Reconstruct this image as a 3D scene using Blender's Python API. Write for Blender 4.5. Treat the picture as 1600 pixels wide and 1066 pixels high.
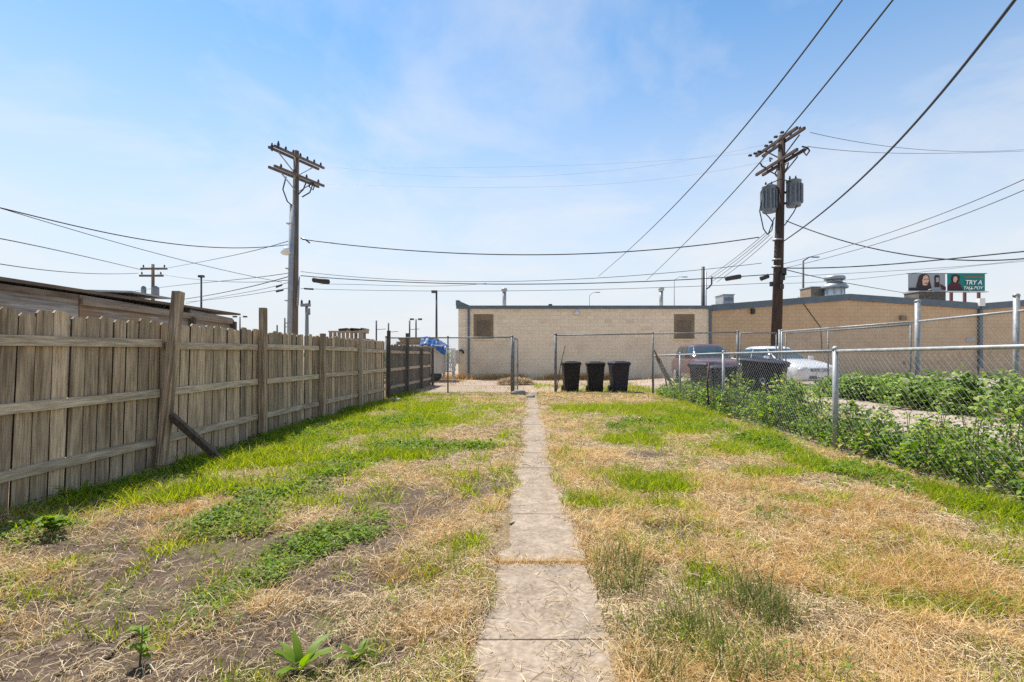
import bpy, math, random
import numpy as np
from mathutils import Vector, Matrix

random.seed(7)
RNG = np.random.default_rng(11)
R = math.radians
for o in list(bpy.data.objects):
    bpy.data.objects.remove(o)
scene = bpy.context.scene
COL = scene.collection

# ------------------------------------------------------------------ camera
CAM_H, F, HY, CX = 1.3, 800.0, 555.0, 800.0      # eye height, focal in 1600-px units, horizon row, centre column
cd = bpy.data.cameras.new('camera')
cd.sensor_width = 36.0
cd.lens = 18.0
cd.shift_y = (HY - 533.0) / 1600.0
cd.clip_start = 0.05
cd.clip_end = 6000.0
cam = bpy.data.objects.new('camera', cd)
COL.objects.link(cam)
cam.location = (0, 0, CAM_H)
cam.rotation_euler = (R(90), 0, 0)
scene.camera = cam

# ------------------------------------------------------------------ sky, sun, exposure
SUN_EL, SUN_AZ = 60.0, -42.0          # azimuth measured from +Y, negative = towards -X
w = bpy.data.worlds.new('World')
scene.world = w
w.use_nodes = True
nt = w.node_tree
nt.nodes.clear()
n_out = nt.nodes.new('ShaderNodeOutputWorld')
n_bg = nt.nodes.new('ShaderNodeBackground')
n_bg.inputs['Strength'].default_value = 0.122
n_sky = nt.nodes.new('ShaderNodeTexSky')
n_sky.sky_type = 'NISHITA'
n_sky.sun_disc = False
n_sky.sun_elevation = R(SUN_EL)
n_sky.sun_rotation = R(SUN_AZ)
n_sky.altitude = 300
n_sky.air_density = 1.0
n_sky.dust_density = 0.15
n_sky.ozone_density = 1.2
# thin high cloud and pale haze low down, the same all the way round
n_tc = nt.nodes.new('ShaderNodeTexCoord')
n_sep = nt.nodes.new('ShaderNodeSeparateXYZ')
nt.links.new(n_tc.outputs['Generated'], n_sep.inputs[0])
n_zc = nt.nodes.new('ShaderNodeMath'); n_zc.operation = 'MAXIMUM'; n_zc.inputs[1].default_value = 0.0
nt.links.new(n_sep.outputs['Z'], n_zc.inputs[0])
n_za = nt.nodes.new('ShaderNodeMath'); n_za.operation = 'ADD'; n_za.inputs[1].default_value = 0.16
nt.links.new(n_zc.outputs[0], n_za.inputs[0])
n_dx = nt.nodes.new('ShaderNodeMath'); n_dx.operation = 'DIVIDE'
n_dy = nt.nodes.new('ShaderNodeMath'); n_dy.operation = 'DIVIDE'
nt.links.new(n_sep.outputs['X'], n_dx.inputs[0]); nt.links.new(n_za.outputs[0], n_dx.inputs[1])
nt.links.new(n_sep.outputs['Y'], n_dy.inputs[0]); nt.links.new(n_za.outputs[0], n_dy.inputs[1])
n_cmb = nt.nodes.new('ShaderNodeCombineXYZ')
nt.links.new(n_dx.outputs[0], n_cmb.inputs[0]); nt.links.new(n_dy.outputs[0], n_cmb.inputs[1])
n_cl = nt.nodes.new('ShaderNodeTexNoise')
n_cl.inputs['Scale'].default_value = 1.25
n_cl.inputs['Detail'].default_value = 7.0
n_cl.inputs['Roughness'].default_value = 0.58
n_cl.inputs['Distortion'].default_value = 0.35
nt.links.new(n_cmb.outputs[0], n_cl.inputs['Vector'])
n_cr = nt.nodes.new('ShaderNodeMapRange')
n_cr.inputs['From Min'].default_value = 0.44
n_cr.inputs['From Max'].default_value = 0.68
n_cr.inputs['To Max'].default_value = 0.55
nt.links.new(n_cl.outputs['Fac'], n_cr.inputs['Value'])
n_hz = nt.nodes.new('ShaderNodeMapRange')
n_hz.interpolation_type = 'SMOOTHSTEP'
n_hz.inputs['From Min'].default_value = 0.0
n_hz.inputs['From Max'].default_value = 0.62
n_hz.inputs['To Min'].default_value = 0.98
n_hz.inputs['To Max'].default_value = 0.0
nt.links.new(n_zc.outputs[0], n_hz.inputs['Value'])
n_mix = nt.nodes.new('ShaderNodeMixRGB')
n_mix.inputs['Color2'].default_value = (4.2, 4.35, 4.55, 1)
nt.links.new(n_hz.outputs[0], n_mix.inputs['Fac'])
n_tint = nt.nodes.new('ShaderNodeMixRGB'); n_tint.blend_type = 'MULTIPLY'; n_tint.inputs['Fac'].default_value = 1.0; n_tint.inputs['Color2'].default_value = (0.62, 0.925, 1.03, 1)
nt.links.new(n_sky.outputs[0], n_tint.inputs['Color1']); nt.links.new(n_tint.outputs[0], n_mix.inputs['Color1'])
n_mc = nt.nodes.new('ShaderNodeMixRGB'); n_mc.inputs['Color2'].default_value = (4.75, 4.72, 4.72, 1)
nt.links.new(n_cr.outputs[0], n_mc.inputs['Fac']); nt.links.new(n_mix.outputs[0], n_mc.inputs['Color1']); nt.links.new(n_mc.outputs[0], n_bg.inputs['Color'])
nt.links.new(n_bg.outputs[0], n_out.inputs['Surface'])

sd = bpy.data.lights.new('sun', 'SUN')
sd.energy = 4.6
sd.angle = R(0.53)
sd.color = (1.0, 0.95, 0.87)
sun = bpy.data.objects.new('sun', sd)
COL.objects.link(sun)
_sv = Vector((math.sin(R(SUN_AZ)) * math.cos(R(SUN_EL)), math.cos(R(SUN_AZ)) * math.cos(R(SUN_EL)), math.sin(R(SUN_EL))))
sun.rotation_euler = _sv.to_track_quat('Z', 'Y').to_euler()
sun.location = _sv * 60

vs = scene.view_settings
vs.view_transform = 'Standard'
vs.look = 'None'
vs.gamma = 1.0
vs.exposure = 0.67
vs.use_curve_mapping = False
scene.cycles.max_bounces = 8
scene.cycles.transparent_max_bounces = 12
scene.cycles.use_denoising = False

# ------------------------------------------------------------------ helpers
def P(px, py, Y):
    """world point on the sight line of a photo pixel at depth Y"""
    return Vector(((px - CX) / F * Y, Y, CAM_H - (py - HY) / F * Y))

def G(px, py, z=0.0):
    Y = (CAM_H - z) * F / (py - HY)
    return ((px - CX) / F * Y, Y)

def _hash(ix, iy, seed):
    h = (ix.astype(np.int64) * 374761393 + iy.astype(np.int64) * 668265263 + seed * 974711) & 0x7fffffff
    h = ((h ^ (h >> 13)) * 1274126177) & 0x7fffffff
    h = (h ^ (h >> 16)) & 0xffff
    return h / 65535.0

def vnoise(x, y, scale, seed=0):
    x = np.asarray(x, float) * scale; y = np.asarray(y, float) * scale
    ix = np.floor(x); iy = np.floor(y)
    fx = x - ix; fy = y - iy
    fx = fx * fx * (3 - 2 * fx); fy = fy * fy * (3 - 2 * fy)
    a = _hash(ix, iy, seed); b = _hash(ix + 1, iy, seed)
    c = _hash(ix, iy + 1, seed); d = _hash(ix + 1, iy + 1, seed)
    return (a * (1 - fx) + b * fx) * (1 - fy) + (c * (1 - fx) + d * fx) * fy

def fbm(x, y, scale, seed=0, octv=4):
    t = 0; amp = 0.5; tot = 0
    for k in range(octv):
        t = t + amp * vnoise(x, y, scale * 2 ** k, seed + k * 17); tot += amp; amp *= 0.5
    return t / tot

def sstep(a, b, x):
    t = np.clip((np.asarray(x, float) - a) / (b - a), 0, 1)
    return t * t * (3 - 2 * t)

def height(x, y):
    """ground height: level yard, the lot beyond the chain-link fence a little higher"""
    x = np.asarray(x, float); y = np.asarray(y, float)
    off = x - 0.0375 * np.clip(y, 0, 30)
    rise = 0.30 * sstep(4.6, 7.4, off) * (1 - 0.4 * sstep(12, 19, y)) * (1 - sstep(24, 30, y))
    near = (1 - sstep(19, 24, y))
    und = (fbm(x, y, 0.55, 3, 3) - 0.5) * 0.07 * near
    fine = (fbm(x, y, 3.0, 9, 4) - 0.5) * 0.055 * near
    pathd = np.abs(x - (0.06 + 0.036 * y))
    flat = sstep(0.25, 0.8, pathd)
    creep = 0.05 * sstep(0.17 + 0.07 * (y < 3.4), 0.30 + 0.05 * (y < 3.4), pathd + 0.10 * (fbm(x, y, 2.6, 77, 3) - 0.5)) * (1 - sstep(0.3, 0.6, pathd)) * sstep(0.35, 0.6, fbm(x, y, 1.7, 78, 3)) * (y < 18)
    return rise + creep + (und + fine) * flat * sstep(-60, -5, -np.abs(x)) - 0.004

def h1(x, y):
    return float(height(x, y))

class MB:
    def __init__(s):
        s.v = []; s.f = []; s.smooth = []
    def add(s, vs, fs, sm=False):
        b = len(s.v)
        s.v += [tuple(q) for q in vs]
        s.f += [tuple(b + i for i in q) for q in fs]
        s.smooth += [sm] * len(fs)
        return s
    def box(s, c, size, M=None):
        hx, hy, hz = size[0] / 2, size[1] / 2, size[2] / 2
        q = [Vector((sx * hx, sy * hy, sz * hz)) for sz in (-1, 1) for sx, sy in ((-1, -1), (1, -1), (1, 1), (-1, 1))]
        if M is not None: q = [M @ a for a in q]
        c = Vector(c)
        return s.add([a + c for a in q], [(3, 2, 1, 0), (4, 5, 6, 7), (0, 1, 5, 4), (1, 2, 6, 5), (2, 3, 7, 6), (3, 0, 4, 7)])
    def bar(s, p0, p1, w, h, up=(0, 0, 1)):
        p0 = Vector(p0); p1 = Vector(p1); d = (p1 - p0)
        L = d.length; d.normalize(); up = Vector(up)
        x = d.cross(up)
        if x.length < 1e-4: x = d.cross(Vector((1, 0, 0)))
        x.normalize(); u = x.cross(d)
        M = Matrix((x, d, u)).transposed()
        return s.box((p0 + p1) / 2, (w, L, h), M)
    def tube(s, pts, r, n=8, caps=True):
        pts = [Vector(p) for p in pts]
        rs = r if isinstance(r, (list, tuple)) else [r] * len(pts)
        vs = []; fs = []
        prev = None
        for i, p in enumerate(pts):
            d = (pts[min(i + 1, len(pts) - 1)] - pts[max(i - 1, 0)]).normalized()
            if prev is None:
                a = d.cross(Vector((0, 0, 1)))
                if a.length < 0.05: a = d.cross(Vector((0, 1, 0)))
            else:
                a = prev - d * prev.dot(d)
            a.normalize(); prev = a
            b = d.cross(a)
            for k in range(n):
                t = 2 * math.pi * k / n
                vs.append(p + (a * math.cos(t) + b * math.sin(t)) * rs[i])
        for i in range(len(pts) - 1):
            for k in range(n):
                k2 = (k + 1) % n
                fs.append((i * n + k, i * n + k2, (i + 1) * n + k2, (i + 1) * n + k))
        s.add(vs, fs, True)
        if caps:
            b = len(s.v) - len(vs)
            s.f.append(tuple(b + k for k in range(n))[::-1]); s.smooth.append(False)
            s.f.append(tuple(b + (len(pts) - 1) * n + k for k in range(n))); s.smooth.append(False)
        return s
    def lathe(s, prof, c=(0, 0, 0), n=20, M=None):
        vs = []; fs = []
        for r, z in prof:
            for k in range(n):
                t = 2 * math.pi * k / n
                q = Vector((r * math.cos(t), r * math.sin(t), z))
                if M is not None: q = M @ q
                vs.append(q + Vector(c))
        for i in range(len(prof) - 1):
            for k in range(n):
                k2 = (k + 1) % n
                fs.append((i * n + k, i * n + k2, (i + 1) * n + k2, (i + 1) * n + k))
        b = len(s.v)
        s.add(vs, fs, True)
        s.f.append(tuple(b + k for k in range(n))[::-1]); s.smooth.append(False)
        s.f.append(tuple(b + (len(prof) - 1) * n + k for k in range(n))); s.smooth.append(False)
        return s
    def loft(s, rings, closed=True, caps=True, sm=True):
        n = len(rings[0]); vs = [q for r in rings for q in r]; fs = []
        for i in range(len(rings) - 1):
            for k in range(n if closed else n - 1):
                k2 = (k + 1) % n
                fs.append((i * n + k, i * n + k2, (i + 1) * n + k2, (i + 1) * n + k))
        if caps:
            fs.append(tuple(range(n))[::-1]); fs.append(tuple((len(rings) - 1) * n + k for k in range(n)))
        return s.add(vs, fs, sm)
    def prism(s, poly, d):
        """poly: 3-D points of a flat outline, d: extrusion vector"""
        n = len(poly); d = Vector(d)
        a = [Vector(q) for q in poly]; b = [q + d for q in a]
        return s.add(a + b, [tuple(range(n))[::-1], tuple(range(n, 2 * n))] + [(k, (k + 1) % n, n + (k + 1) % n, n + k) for k in range(n)])
    def build(s, name, m, parent=None, world=False, subsurf=0, bevel=0):
        me = bpy.data.meshes.new(name)
        off = Vector((0, 0, 0))
        if world and parent is not None:
            q = parent
            while q is not None:
                off = off + q.location; q = q.parent
        me.from_pydata([tuple(Vector(q) - off) for q in s.v], [], s.f)
        me.polygons.foreach_set('use_smooth', s.smooth)
        me.update()
        me.materials.append(m)
        o = bpy.data.objects.new(name, me)
        COL.objects.link(o)
        if parent is not None: o.parent = parent
        if bevel:
            b = o.modifiers.new('bevel', 'BEVEL'); b.width = bevel; b.segments = 2; b.limit_method = 'ANGLE'
        if subsurf:
            b = o.modifiers.new('sub', 'SUBSURF'); b.levels = subsurf; b.render_levels = subsurf
        return o

def tag(o, label=None, cat=None, group=None, kind=None):
    if label: o['label'] = label
    if cat: o['category'] = cat
    if group: o['group'] = group
    if kind: o['kind'] = kind
    return o

def thing(name, label, cat, loc=(0, 0, 0), rz=0.0, group=None):
    o = bpy.data.objects.new(name, None)
    o.empty_display_size = 0.1
    COL.objects.link(o)
    o.location = loc
    o.rotation_euler = (0, 0, rz)
    return tag(o, label, cat, group)

def copy_tree(o, parent=None):
    c = o.copy(); COL.objects.link(c); c.parent = parent
    for ch in list(o.children): copy_tree(ch, c)
    return c

def inst(name, me, parent, loc, rot=(0, 0, 0), scale=(1, 1, 1)):
    o = bpy.data.objects.new(name, me)
    COL.objects.link(o); o.parent = parent
    o.location = loc; o.rotation_euler = rot; o.scale = scale
    return o

def np_mesh(name, V, quads=None, tris=None, m=None, smooth=False, parent=None):
    me = bpy.data.meshes.new(name)
    V = np.asarray(V, np.float32).reshape(-1, 3)
    loops = []; starts = []; n = 0
    if quads is not None and len(quads):
        q = np.asarray(quads, np.int32).reshape(-1, 4); loops.append(q.ravel()); starts.append(np.arange(len(q)) * 4); n = len(q) * 4
    if tris is not None and len(tris):
        t = np.asarray(tris, np.int32).reshape(-1, 3); loops.append(t.ravel()); starts.append(n + np.arange(len(t)) * 3)
    L = np.concatenate(loops); S = np.concatenate(starts)
    me.vertices.add(len(V)); me.vertices.foreach_set('co', V.ravel())
    me.loops.add(len(L)); me.loops.foreach_set('vertex_index', L.astype(np.int32))
    me.polygons.add(len(S)); me.polygons.foreach_set('loop_start', S.astype(np.int32))
    if smooth: me.polygons.foreach_set('use_smooth', np.ones(len(S), bool))
    me.update(calc_edges=True)
    if m: me.materials.append(m)
    o = bpy.data.objects.new(name, me)
    COL.objects.link(o)
    if parent is not None: o.parent = parent
    return o

# ------------------------------------------------------------------ materials
def _nodes(name):
    m = bpy.data.materials.new(name); m.use_nodes = True
    t = m.node_tree; b = t.nodes['Principled BSDF']
    return m, t, b

def mat(name, c1, c2=None, rough=0.7, metal=0.0, scale=6.0, stretch=(1, 1, 1), detail=5.0, bump=0.0, rnd=0.0,
        c3=None, scale3=1.5, c3s=False, grain=0.0, spec=0.5, lo=0.35, hi=0.68, coat=0.0, bscale=None):
    """noise-mottled material on object coordinates; rnd = per-object brightness spread"""
    m, t, b = _nodes(name)
    b.inputs['Roughness'].default_value = rough
    b.inputs['Metallic'].default_value = metal
    b.inputs['Specular IOR Level'].default_value = spec
    b.inputs['Coat Weight'].default_value = coat
    N = t.nodes.new; L = t.links.new
    tc = N('ShaderNodeTexCoord'); oi = N('ShaderNodeObjectInfo')
    add = N('ShaderNodeVectorMath'); add.operation = 'MULTIPLY_ADD'
    cmb = N('ShaderNodeCombineXYZ')
    for k in range(3): L(oi.outputs['Random'], cmb.inputs[k])
    add.inputs[1].default_value = (37.0, 53.0, 71.0)
    L(cmb.outputs[0], add.inputs[0]); L(tc.outputs['Object'], add.inputs[2])
    mp = N('ShaderNodeMapping'); mp.inputs['Scale'].default_value = stretch
    L(add.outputs[0], mp.inputs['Vector'])
    nz = N('ShaderNodeTexNoise'); nz.inputs['Scale'].default_value = scale; nz.inputs['Detail'].default_value = detail
    nz.inputs['Roughness'].default_value = 0.62
    L(mp.outputs[0], nz.inputs['Vector'])
    rp = N('ShaderNodeMapRange'); rp.inputs['From Min'].default_value = lo; rp.inputs['From Max'].default_value = hi
    L(nz.outputs['Fac'], rp.inputs['Value'])
    mx = N('ShaderNodeMixRGB')
    mx.inputs['Color1'].default_value = (*c1, 1); mx.inputs['Color2'].default_value = (*(c2 or c1), 1)
    L(rp.outputs[0], mx.inputs['Fac'])
    col = mx.outputs[0]
    if c3:
        n3 = N('ShaderNodeTexNoise'); n3.inputs['Scale'].default_value = scale3; n3.inputs['Detail'].default_value = 4
        L(mp.outputs[0] if c3s else add.outputs[0], n3.inputs['Vector'])
        r3 = N('ShaderNodeMapRange'); r3.inputs['From Min'].default_value = 0.52; r3.inputs['From Max'].default_value = 0.72
        L(n3.outputs['Fac'], r3.inputs['Value'])
        m3 = N('ShaderNodeMixRGB'); m3.inputs['Color2'].default_value = (*c3, 1)
        L(r3.outputs[0], m3.inputs['Fac']); L(col, m3.inputs['Color1']); col = m3.outputs[0]
    if grain:
        mg = N('ShaderNodeMapping'); mg.inputs['Scale'].default_value = tuple(q * 4.5 if q > 1 else q * 1.6 for q in stretch); L(add.outputs[0], mg.inputs['Vector'])
        ng = N('ShaderNodeTexNoise'); ng.inputs['Scale'].default_value = scale; ng.inputs['Detail'].default_value = 3; L(mg.outputs[0], ng.inputs['Vector'])
        rg_ = N('ShaderNodeMapRange'); rg_.inputs['From Min'].default_value = 0.3; rg_.inputs['From Max'].default_value = 0.7; rg_.inputs['To Min'].default_value = 1 - grain; rg_.inputs['To Max'].default_value = 1 + grain; L(ng.outputs['Fac'], rg_.inputs['Value'])
        hg = N('ShaderNodeHueSaturation'); L(rg_.outputs[0], hg.inputs['Value']); L(col, hg.inputs['Color']); col = hg.outputs[0]
    if rnd:
        rr = N('ShaderNodeMapRange'); rr.inputs['To Min'].default_value = 1 - rnd; rr.inputs['To Max'].default_value = 1 + rnd
        L(oi.outputs['Random'], rr.inputs['Value'])
        hs = N('ShaderNodeHueSaturation'); L(rr.outputs[0], hs.inputs['Value']); L(col, hs.inputs['Color']); col = hs.outputs[0]
    L(col, b.inputs['Base Color'])
    if bump:
        bp = N('ShaderNodeBump'); bp.inputs['Strength'].default_value = bump; bp.inputs['Distance'].default_value = 0.01
        if bscale:
            nb = N('ShaderNodeTexNoise'); nb.inputs['Scale'].default_value = bscale; nb.inputs['Detail'].default_value = 6
            L(add.outputs[0], nb.inputs['Vector']); L(nb.outputs['Fac'], bp.inputs['Height'])
        else:
            L(nz.outputs['Fac'], bp.inputs['Height'])
        L(bp.outputs[0], b.inputs['Normal'])
    return m

def leafmat(name, stops, transl=0.45, rough=0.6, spec=0.25):
    """colour differs from blade to blade; part of the light passes through"""
    m, t, b = _nodes(name)
    N = t.nodes.new; L = t.links.new
    geo = N('ShaderNodeNewGeometry')
    rp = N('ShaderNodeValToRGB')
    cr = rp.color_ramp
    while len(cr.elements) < len(stops): cr.elements.new(0.5)
    for e, (p, c) in zip(cr.elements, stops):
        e.position = p; e.color = (*c, 1)
    L(geo.outputs['Random Per Island'], rp.inputs['Fac'])
    b.inputs['Roughness'].default_value = rough
    b.inputs['Specular IOR Level'].default_value = spec
    L(rp.outputs[0], b.inputs['Base Color'])
    tr = N('ShaderNodeBsdfTranslucent')
    hs = N('ShaderNodeHueSaturation'); hs.inputs['Saturation'].default_value = 1.1; hs.inputs['Value'].default_value = 1.25
    L(rp.outputs[0], hs.inputs['Color']); L(hs.outputs[0], tr.inputs['Color'])
    ms = N('ShaderNodeMixShader'); ms.inputs[0].default_value = transl
    out = t.nodes['Material Output']
    L(b.outputs[0], ms.inputs[1]); L(tr.outputs[0], ms.inputs[2]); L(ms.outputs[0], out.inputs['Surface'])
    return m

M = {}
M['board'] = mat('weathered_board', (0.30, 0.215, 0.132), (0.60, 0.46, 0.315), 0.85, scale=5, stretch=(9, 9, 0.7), bump=0.5, rnd=0.34, c3=(0.18, 0.12, 0.066), scale3=1.6, c3s=True, grain=0.2)
M['edge'] = mat('board_gap_shade', (0.045, 0.032, 0.02), (0.085, 0.06, 0.038), 0.9, scale=8)  # shade of the board gaps, put into the colour of side edges and lip
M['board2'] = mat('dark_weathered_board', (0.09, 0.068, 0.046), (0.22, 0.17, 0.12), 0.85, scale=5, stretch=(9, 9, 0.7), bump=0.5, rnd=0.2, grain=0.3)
M['rail'] = mat('weathered_rail', (0.36, 0.28, 0.19), (0.66, 0.535, 0.395), 0.85, scale=5, stretch=(9, 0.7, 9), bump=0.3, rnd=0.12, c3=(0.2, 0.16, 0.115), scale3=1.5, c3s=True, grain=0.28)
M['post'] = mat('weathered_post', (0.16, 0.11, 0.065), (0.56, 0.425, 0.285), 0.88, scale=4, stretch=(9, 9, 0.6), bump=0.4, rnd=0.15, c3=(0.13, 0.095, 0.062), scale3=1.5, c3s=True, grain=0.35)
M['postnew'] = mat('pale_post', (0.38, 0.30, 0.21), (0.52, 0.43, 0.32), 0.85, scale=4, stretch=(9, 9, 0.6), bump=0.3)
M['dkwood'] = mat('dark_wood', (0.055, 0.042, 0.032), (0.14, 0.108, 0.082), 0.88, scale=4, stretch=(9, 9, 0.6), bump=0.4, rnd=0.15)
M['ply'] = mat('weathered_plywood', (0.17, 0.155, 0.14), (0.46, 0.43, 0.395), 0.88, scale=2.2, stretch=(3, 0.5, 6), bump=0.3, c3=(0.30, 0.20, 0.12), scale3=1.3, grain=0.3)
M['shedtrim'] = mat('shed_trim', (0.22, 0.17, 0.12), (0.40, 0.33, 0.25), 0.85, scale=3, stretch=(4, 0.5, 6), bump=0.2)
M['roofing'] = mat('old_roofing', (0.10, 0.075, 0.055), (0.22, 0.17, 0.12), 0.9, scale=4, stretch=(2, 0.5, 2), bump=0.3)
M['galv'] = mat('galvanised_steel', (0.25, 0.26, 0.265), (0.40, 0.41, 0.415), 0.55, 0.3, scale=14, rnd=0.08)
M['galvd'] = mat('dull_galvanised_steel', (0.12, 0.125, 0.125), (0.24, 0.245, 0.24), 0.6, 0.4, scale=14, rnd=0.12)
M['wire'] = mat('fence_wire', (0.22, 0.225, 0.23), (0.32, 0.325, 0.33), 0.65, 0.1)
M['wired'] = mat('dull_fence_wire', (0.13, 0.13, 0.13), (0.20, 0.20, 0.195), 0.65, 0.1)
M['cable'] = mat('black_cable', (0.018, 0.018, 0.02), (0.03, 0.03, 0.032), 0.6)
M['thin'] = mat('bare_conductor', (0.12, 0.12, 0.13), (0.2, 0.2, 0.21), 0.5, 0.3)
M['polewood'] = mat('creosoted_pole', (0.025, 0.015, 0.011), (0.075, 0.045, 0.032), 0.85, scale=3, stretch=(8, 8, 0.4), bump=0.4)
M['polegrey'] = mat('grey_pole', (0.08, 0.062, 0.05), (0.19, 0.155, 0.125), 0.85, scale=3, stretch=(8, 8, 0.4), bump=0.4)
M['tank'] = mat('transformer_grey', (0.12, 0.15, 0.185), (0.19, 0.225, 0.26), 0.45, 0.1, scale=5)
M['porc'] = mat('brown_porcelain', (0.03, 0.02, 0.018), (0.05, 0.035, 0.03), 0.3)
M['conduit'] = mat('grey_conduit', (0.22, 0.25, 0.28), (0.32, 0.35, 0.38), 0.6)
M['cmu'] = mat('painted_block', (0.80, 0.65, 0.47), (0.87, 0.73, 0.54), 0.85, scale=2.0, bump=0.25, bscale=60, rnd=0.045, c3=(0.73, 0.585, 0.42), scale3=0.9)
M['cmut'] = mat('tan_block', (0.53, 0.37, 0.215), (0.62, 0.44, 0.265), 0.85, scale=1.5, bump=0.25, bscale=60, rnd=0.04)
M['mortar'] = mat('block_joint', (0.62, 0.49, 0.34), (0.76, 0.62, 0.45), 0.9)
M['mortart'] = mat('tan_block_joint', (0.29, 0.22, 0.155), (0.34, 0.265, 0.185), 0.9)
M['coping'] = mat('blue_grey_metal', (0.085, 0.122, 0.15), (0.115, 0.155, 0.185), 0.5, 0.0, scale=2)
M['winpanel'] = mat('boarded_panel', (0.20, 0.145, 0.085), (0.27, 0.20, 0.125), 0.8, scale=3)
M['winpanel2'] = mat('boarded_inner', (0.14, 0.105, 0.065), (0.20, 0.15, 0.10), 0.8, scale=3)
M['white'] = mat('white_plastic', (0.72, 0.72, 0.70), (0.80, 0.80, 0.78), 0.5)
M['black'] = mat('matt_black', (0.02, 0.02, 0.021), (0.035, 0.035, 0.036), 0.6)
M['cart'] = mat('black_cart_plastic', (0.006, 0.006, 0.008), (0.012, 0.012, 0.015), 0.55, scale=5, spec=0.25)
M['cartp'] = mat('purple_black_cart_plastic', (0.018, 0.017, 0.032), (0.030, 0.028, 0.05), 0.55, scale=5, spec=0.25)
M['cartlab'] = mat('cart_print', (0.36, 0.36, 0.45), (0.42, 0.42, 0.50), 0.6)
M['tyre'] = mat('tyre_rubber', (0.015, 0.015, 0.015), (0.03, 0.03, 0.03), 0.8)
M['rim'] = mat('alloy', (0.4, 0.4, 0.41), (0.5, 0.5, 0.51), 0.35, 0.8)
M['glass'] = mat('car_glass', (0.025, 0.045, 0.055), (0.035, 0.06, 0.07), 0.06, spec=0.8)
M['lamp'] = mat('lamp_lens', (0.55, 0.56, 0.57), (0.7, 0.7, 0.7), 0.12, 0.2)
M['carwhite'] = mat('white_car_paint', (0.70, 0.70, 0.70), (0.76, 0.76, 0.75), 0.3, coat=0.6, scale=2)
M['carmaroon'] = mat('faded_maroon_paint', (0.10, 0.038, 0.038), (0.14, 0.06, 0.058), 0.35, coat=0.4, scale=2)
M['concrete'] = mat('old_concrete', grain=0.22, stretch=(1.2, 1.2, 1.2), c1=(0.23, 0.172, 0.12), c2=(0.365, 0.285, 0.21), rough=0.92, scale=7, detail=8, bump=0.4, bscale=45, rnd=0.06, c3=(0.24, 0.19, 0.14), scale3=2.2)
M['rock'] = mat('field_stone', (0.20, 0.18, 0.16), (0.32, 0.29, 0.26), 0.9, scale=9, bump=0.4)
M['stick'] = mat('dead_wood', (0.10, 0.07, 0.048), (0.20, 0.15, 0.105), 0.9, scale=10, bump=0.3)
M['tarp'] = mat('blue_tarp', (0.012, 0.075, 0.25), (0.03, 0.15, 0.40), 0.45, scale=6)
M['beige'] = mat('beige_panel', (0.50, 0.44, 0.36), (0.58, 0.52, 0.43), 0.6, scale=3)
M['lumber'] = mat('stacked_lumber', (0.24, 0.17, 0.105), (0.38, 0.28, 0.18), 0.85, scale=4, rnd=0.2)
M['scrap'] = mat('rusty_scrap', (0.14, 0.095, 0.06), (0.30, 0.25, 0.20), 0.8, scale=6, rnd=0.25)
M['metalgrey'] = mat('weathered_metal', (0.30, 0.31, 0.32), (0.42, 0.43, 0.44), 0.45, 0.4, scale=4)
M['mast'] = mat('dark_mast', (0.035, 0.038, 0.045), (0.06, 0.065, 0.072), 0.6)
M['mastg'] = mat('grey_mast', (0.16, 0.17, 0.18), (0.22, 0.23, 0.24), 0.6)
# ================================================================== GROUND
FX = lambda y: 0.0375 * y - 4.35          # board face of the timber fence
RX = lambda y: 0.0375 * y + 4.13          # line of the low chain-link fence
PX = lambda y: 0.06 + 0.036 * y           # middle of the concrete path

def seg_dist(x, y, pts):
    d = np.full(np.shape(x), 1e9)
    for (ax, ay), (bx, by) in zip(pts[:-1], pts[1:]):
        vx, vy = bx - ax, by - ay
        t = np.clip(((x - ax) * vx + (y - ay) * vy) / (vx * vx + vy * vy), 0, 1)
        d = np.minimum(d, np.hypot(x - ax - t * vx, y - ay - t * vy))
    return d

def band(pp, hw):
    pts = [G(*q) for q in pp]
    return lambda x, y: np.clip(1.25 - seg_dist(x, y, pts) / hw, 0, 1)

def ell(px, py, rx, ry, k=1.0):
    cx, cy = G(px, py)
    return lambda x, y: k * np.clip(1.3 - np.sqrt(((x - cx) / rx) ** 2 + ((y - cy) / ry) ** 2), 0, 1)

GRASS = [band([(120, 800), (250, 772), (350, 735), (450, 690), (560, 640), (640, 612)], 0.60),
         band([(430, 715), (560, 685), (700, 645)], 1.1), ell(700, 642, 1.7, 2.6), ell(420, 745, 0.9, 0.7, 0.7), ell(600, 720, 0.9, 0.9, 0.55), ell(480, 780, 0.6, 0.5, 0.5), ell(330, 850, 0.5, 0.25, 0.4), ell(1130, 640, 1.3, 2.2), ell(1000, 640, 1.2, 1.6, 0.8), ell(1250, 780, 0.7, 0.4, 0.42), ell(1060, 760, 0.6, 0.5, 0.42), ell(1080, 900, 0.5, 0.4, 0.42), ell(1400, 960, 0.6, 0.3, 0.38), ell(660, 960, 0.3, 0.2, 0.35), ell(420, 1000, 0.35, 0.15, 0.4), ell(560, 662, 1.2, 2.0), ell(640, 630, 1.4, 2.5),
         band([(1040, 640), (1150, 680), (1330, 742), (1480, 782), (1600, 818)], 0.42),
         ell(1090, 668, 1.1, 1.6), ell(990, 690, 0.8, 0.9, 0.7), ell(1180, 705, 0.9, 0.7), ell(920, 800, 0.26, 0.5, 0.5), ell(905, 640, 0.8, 1.8),
         ell(1590, 885, 0.30, 0.35, 0.6), ell(720, 855, 0.26, 0.36, 0.45), ell(490, 970, 0.16, 0.12, 0.7), ell(960, 605, 2.2, 3.0),
         ell(1000, 800, 0.6, 0.45, 0.42), ell(1200, 742, 0.5, 0.3, 0.6), ell(300, 770, 0.5, 0.3), ell(790, 690, 0.3, 0.8, 0.5)]
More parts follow.
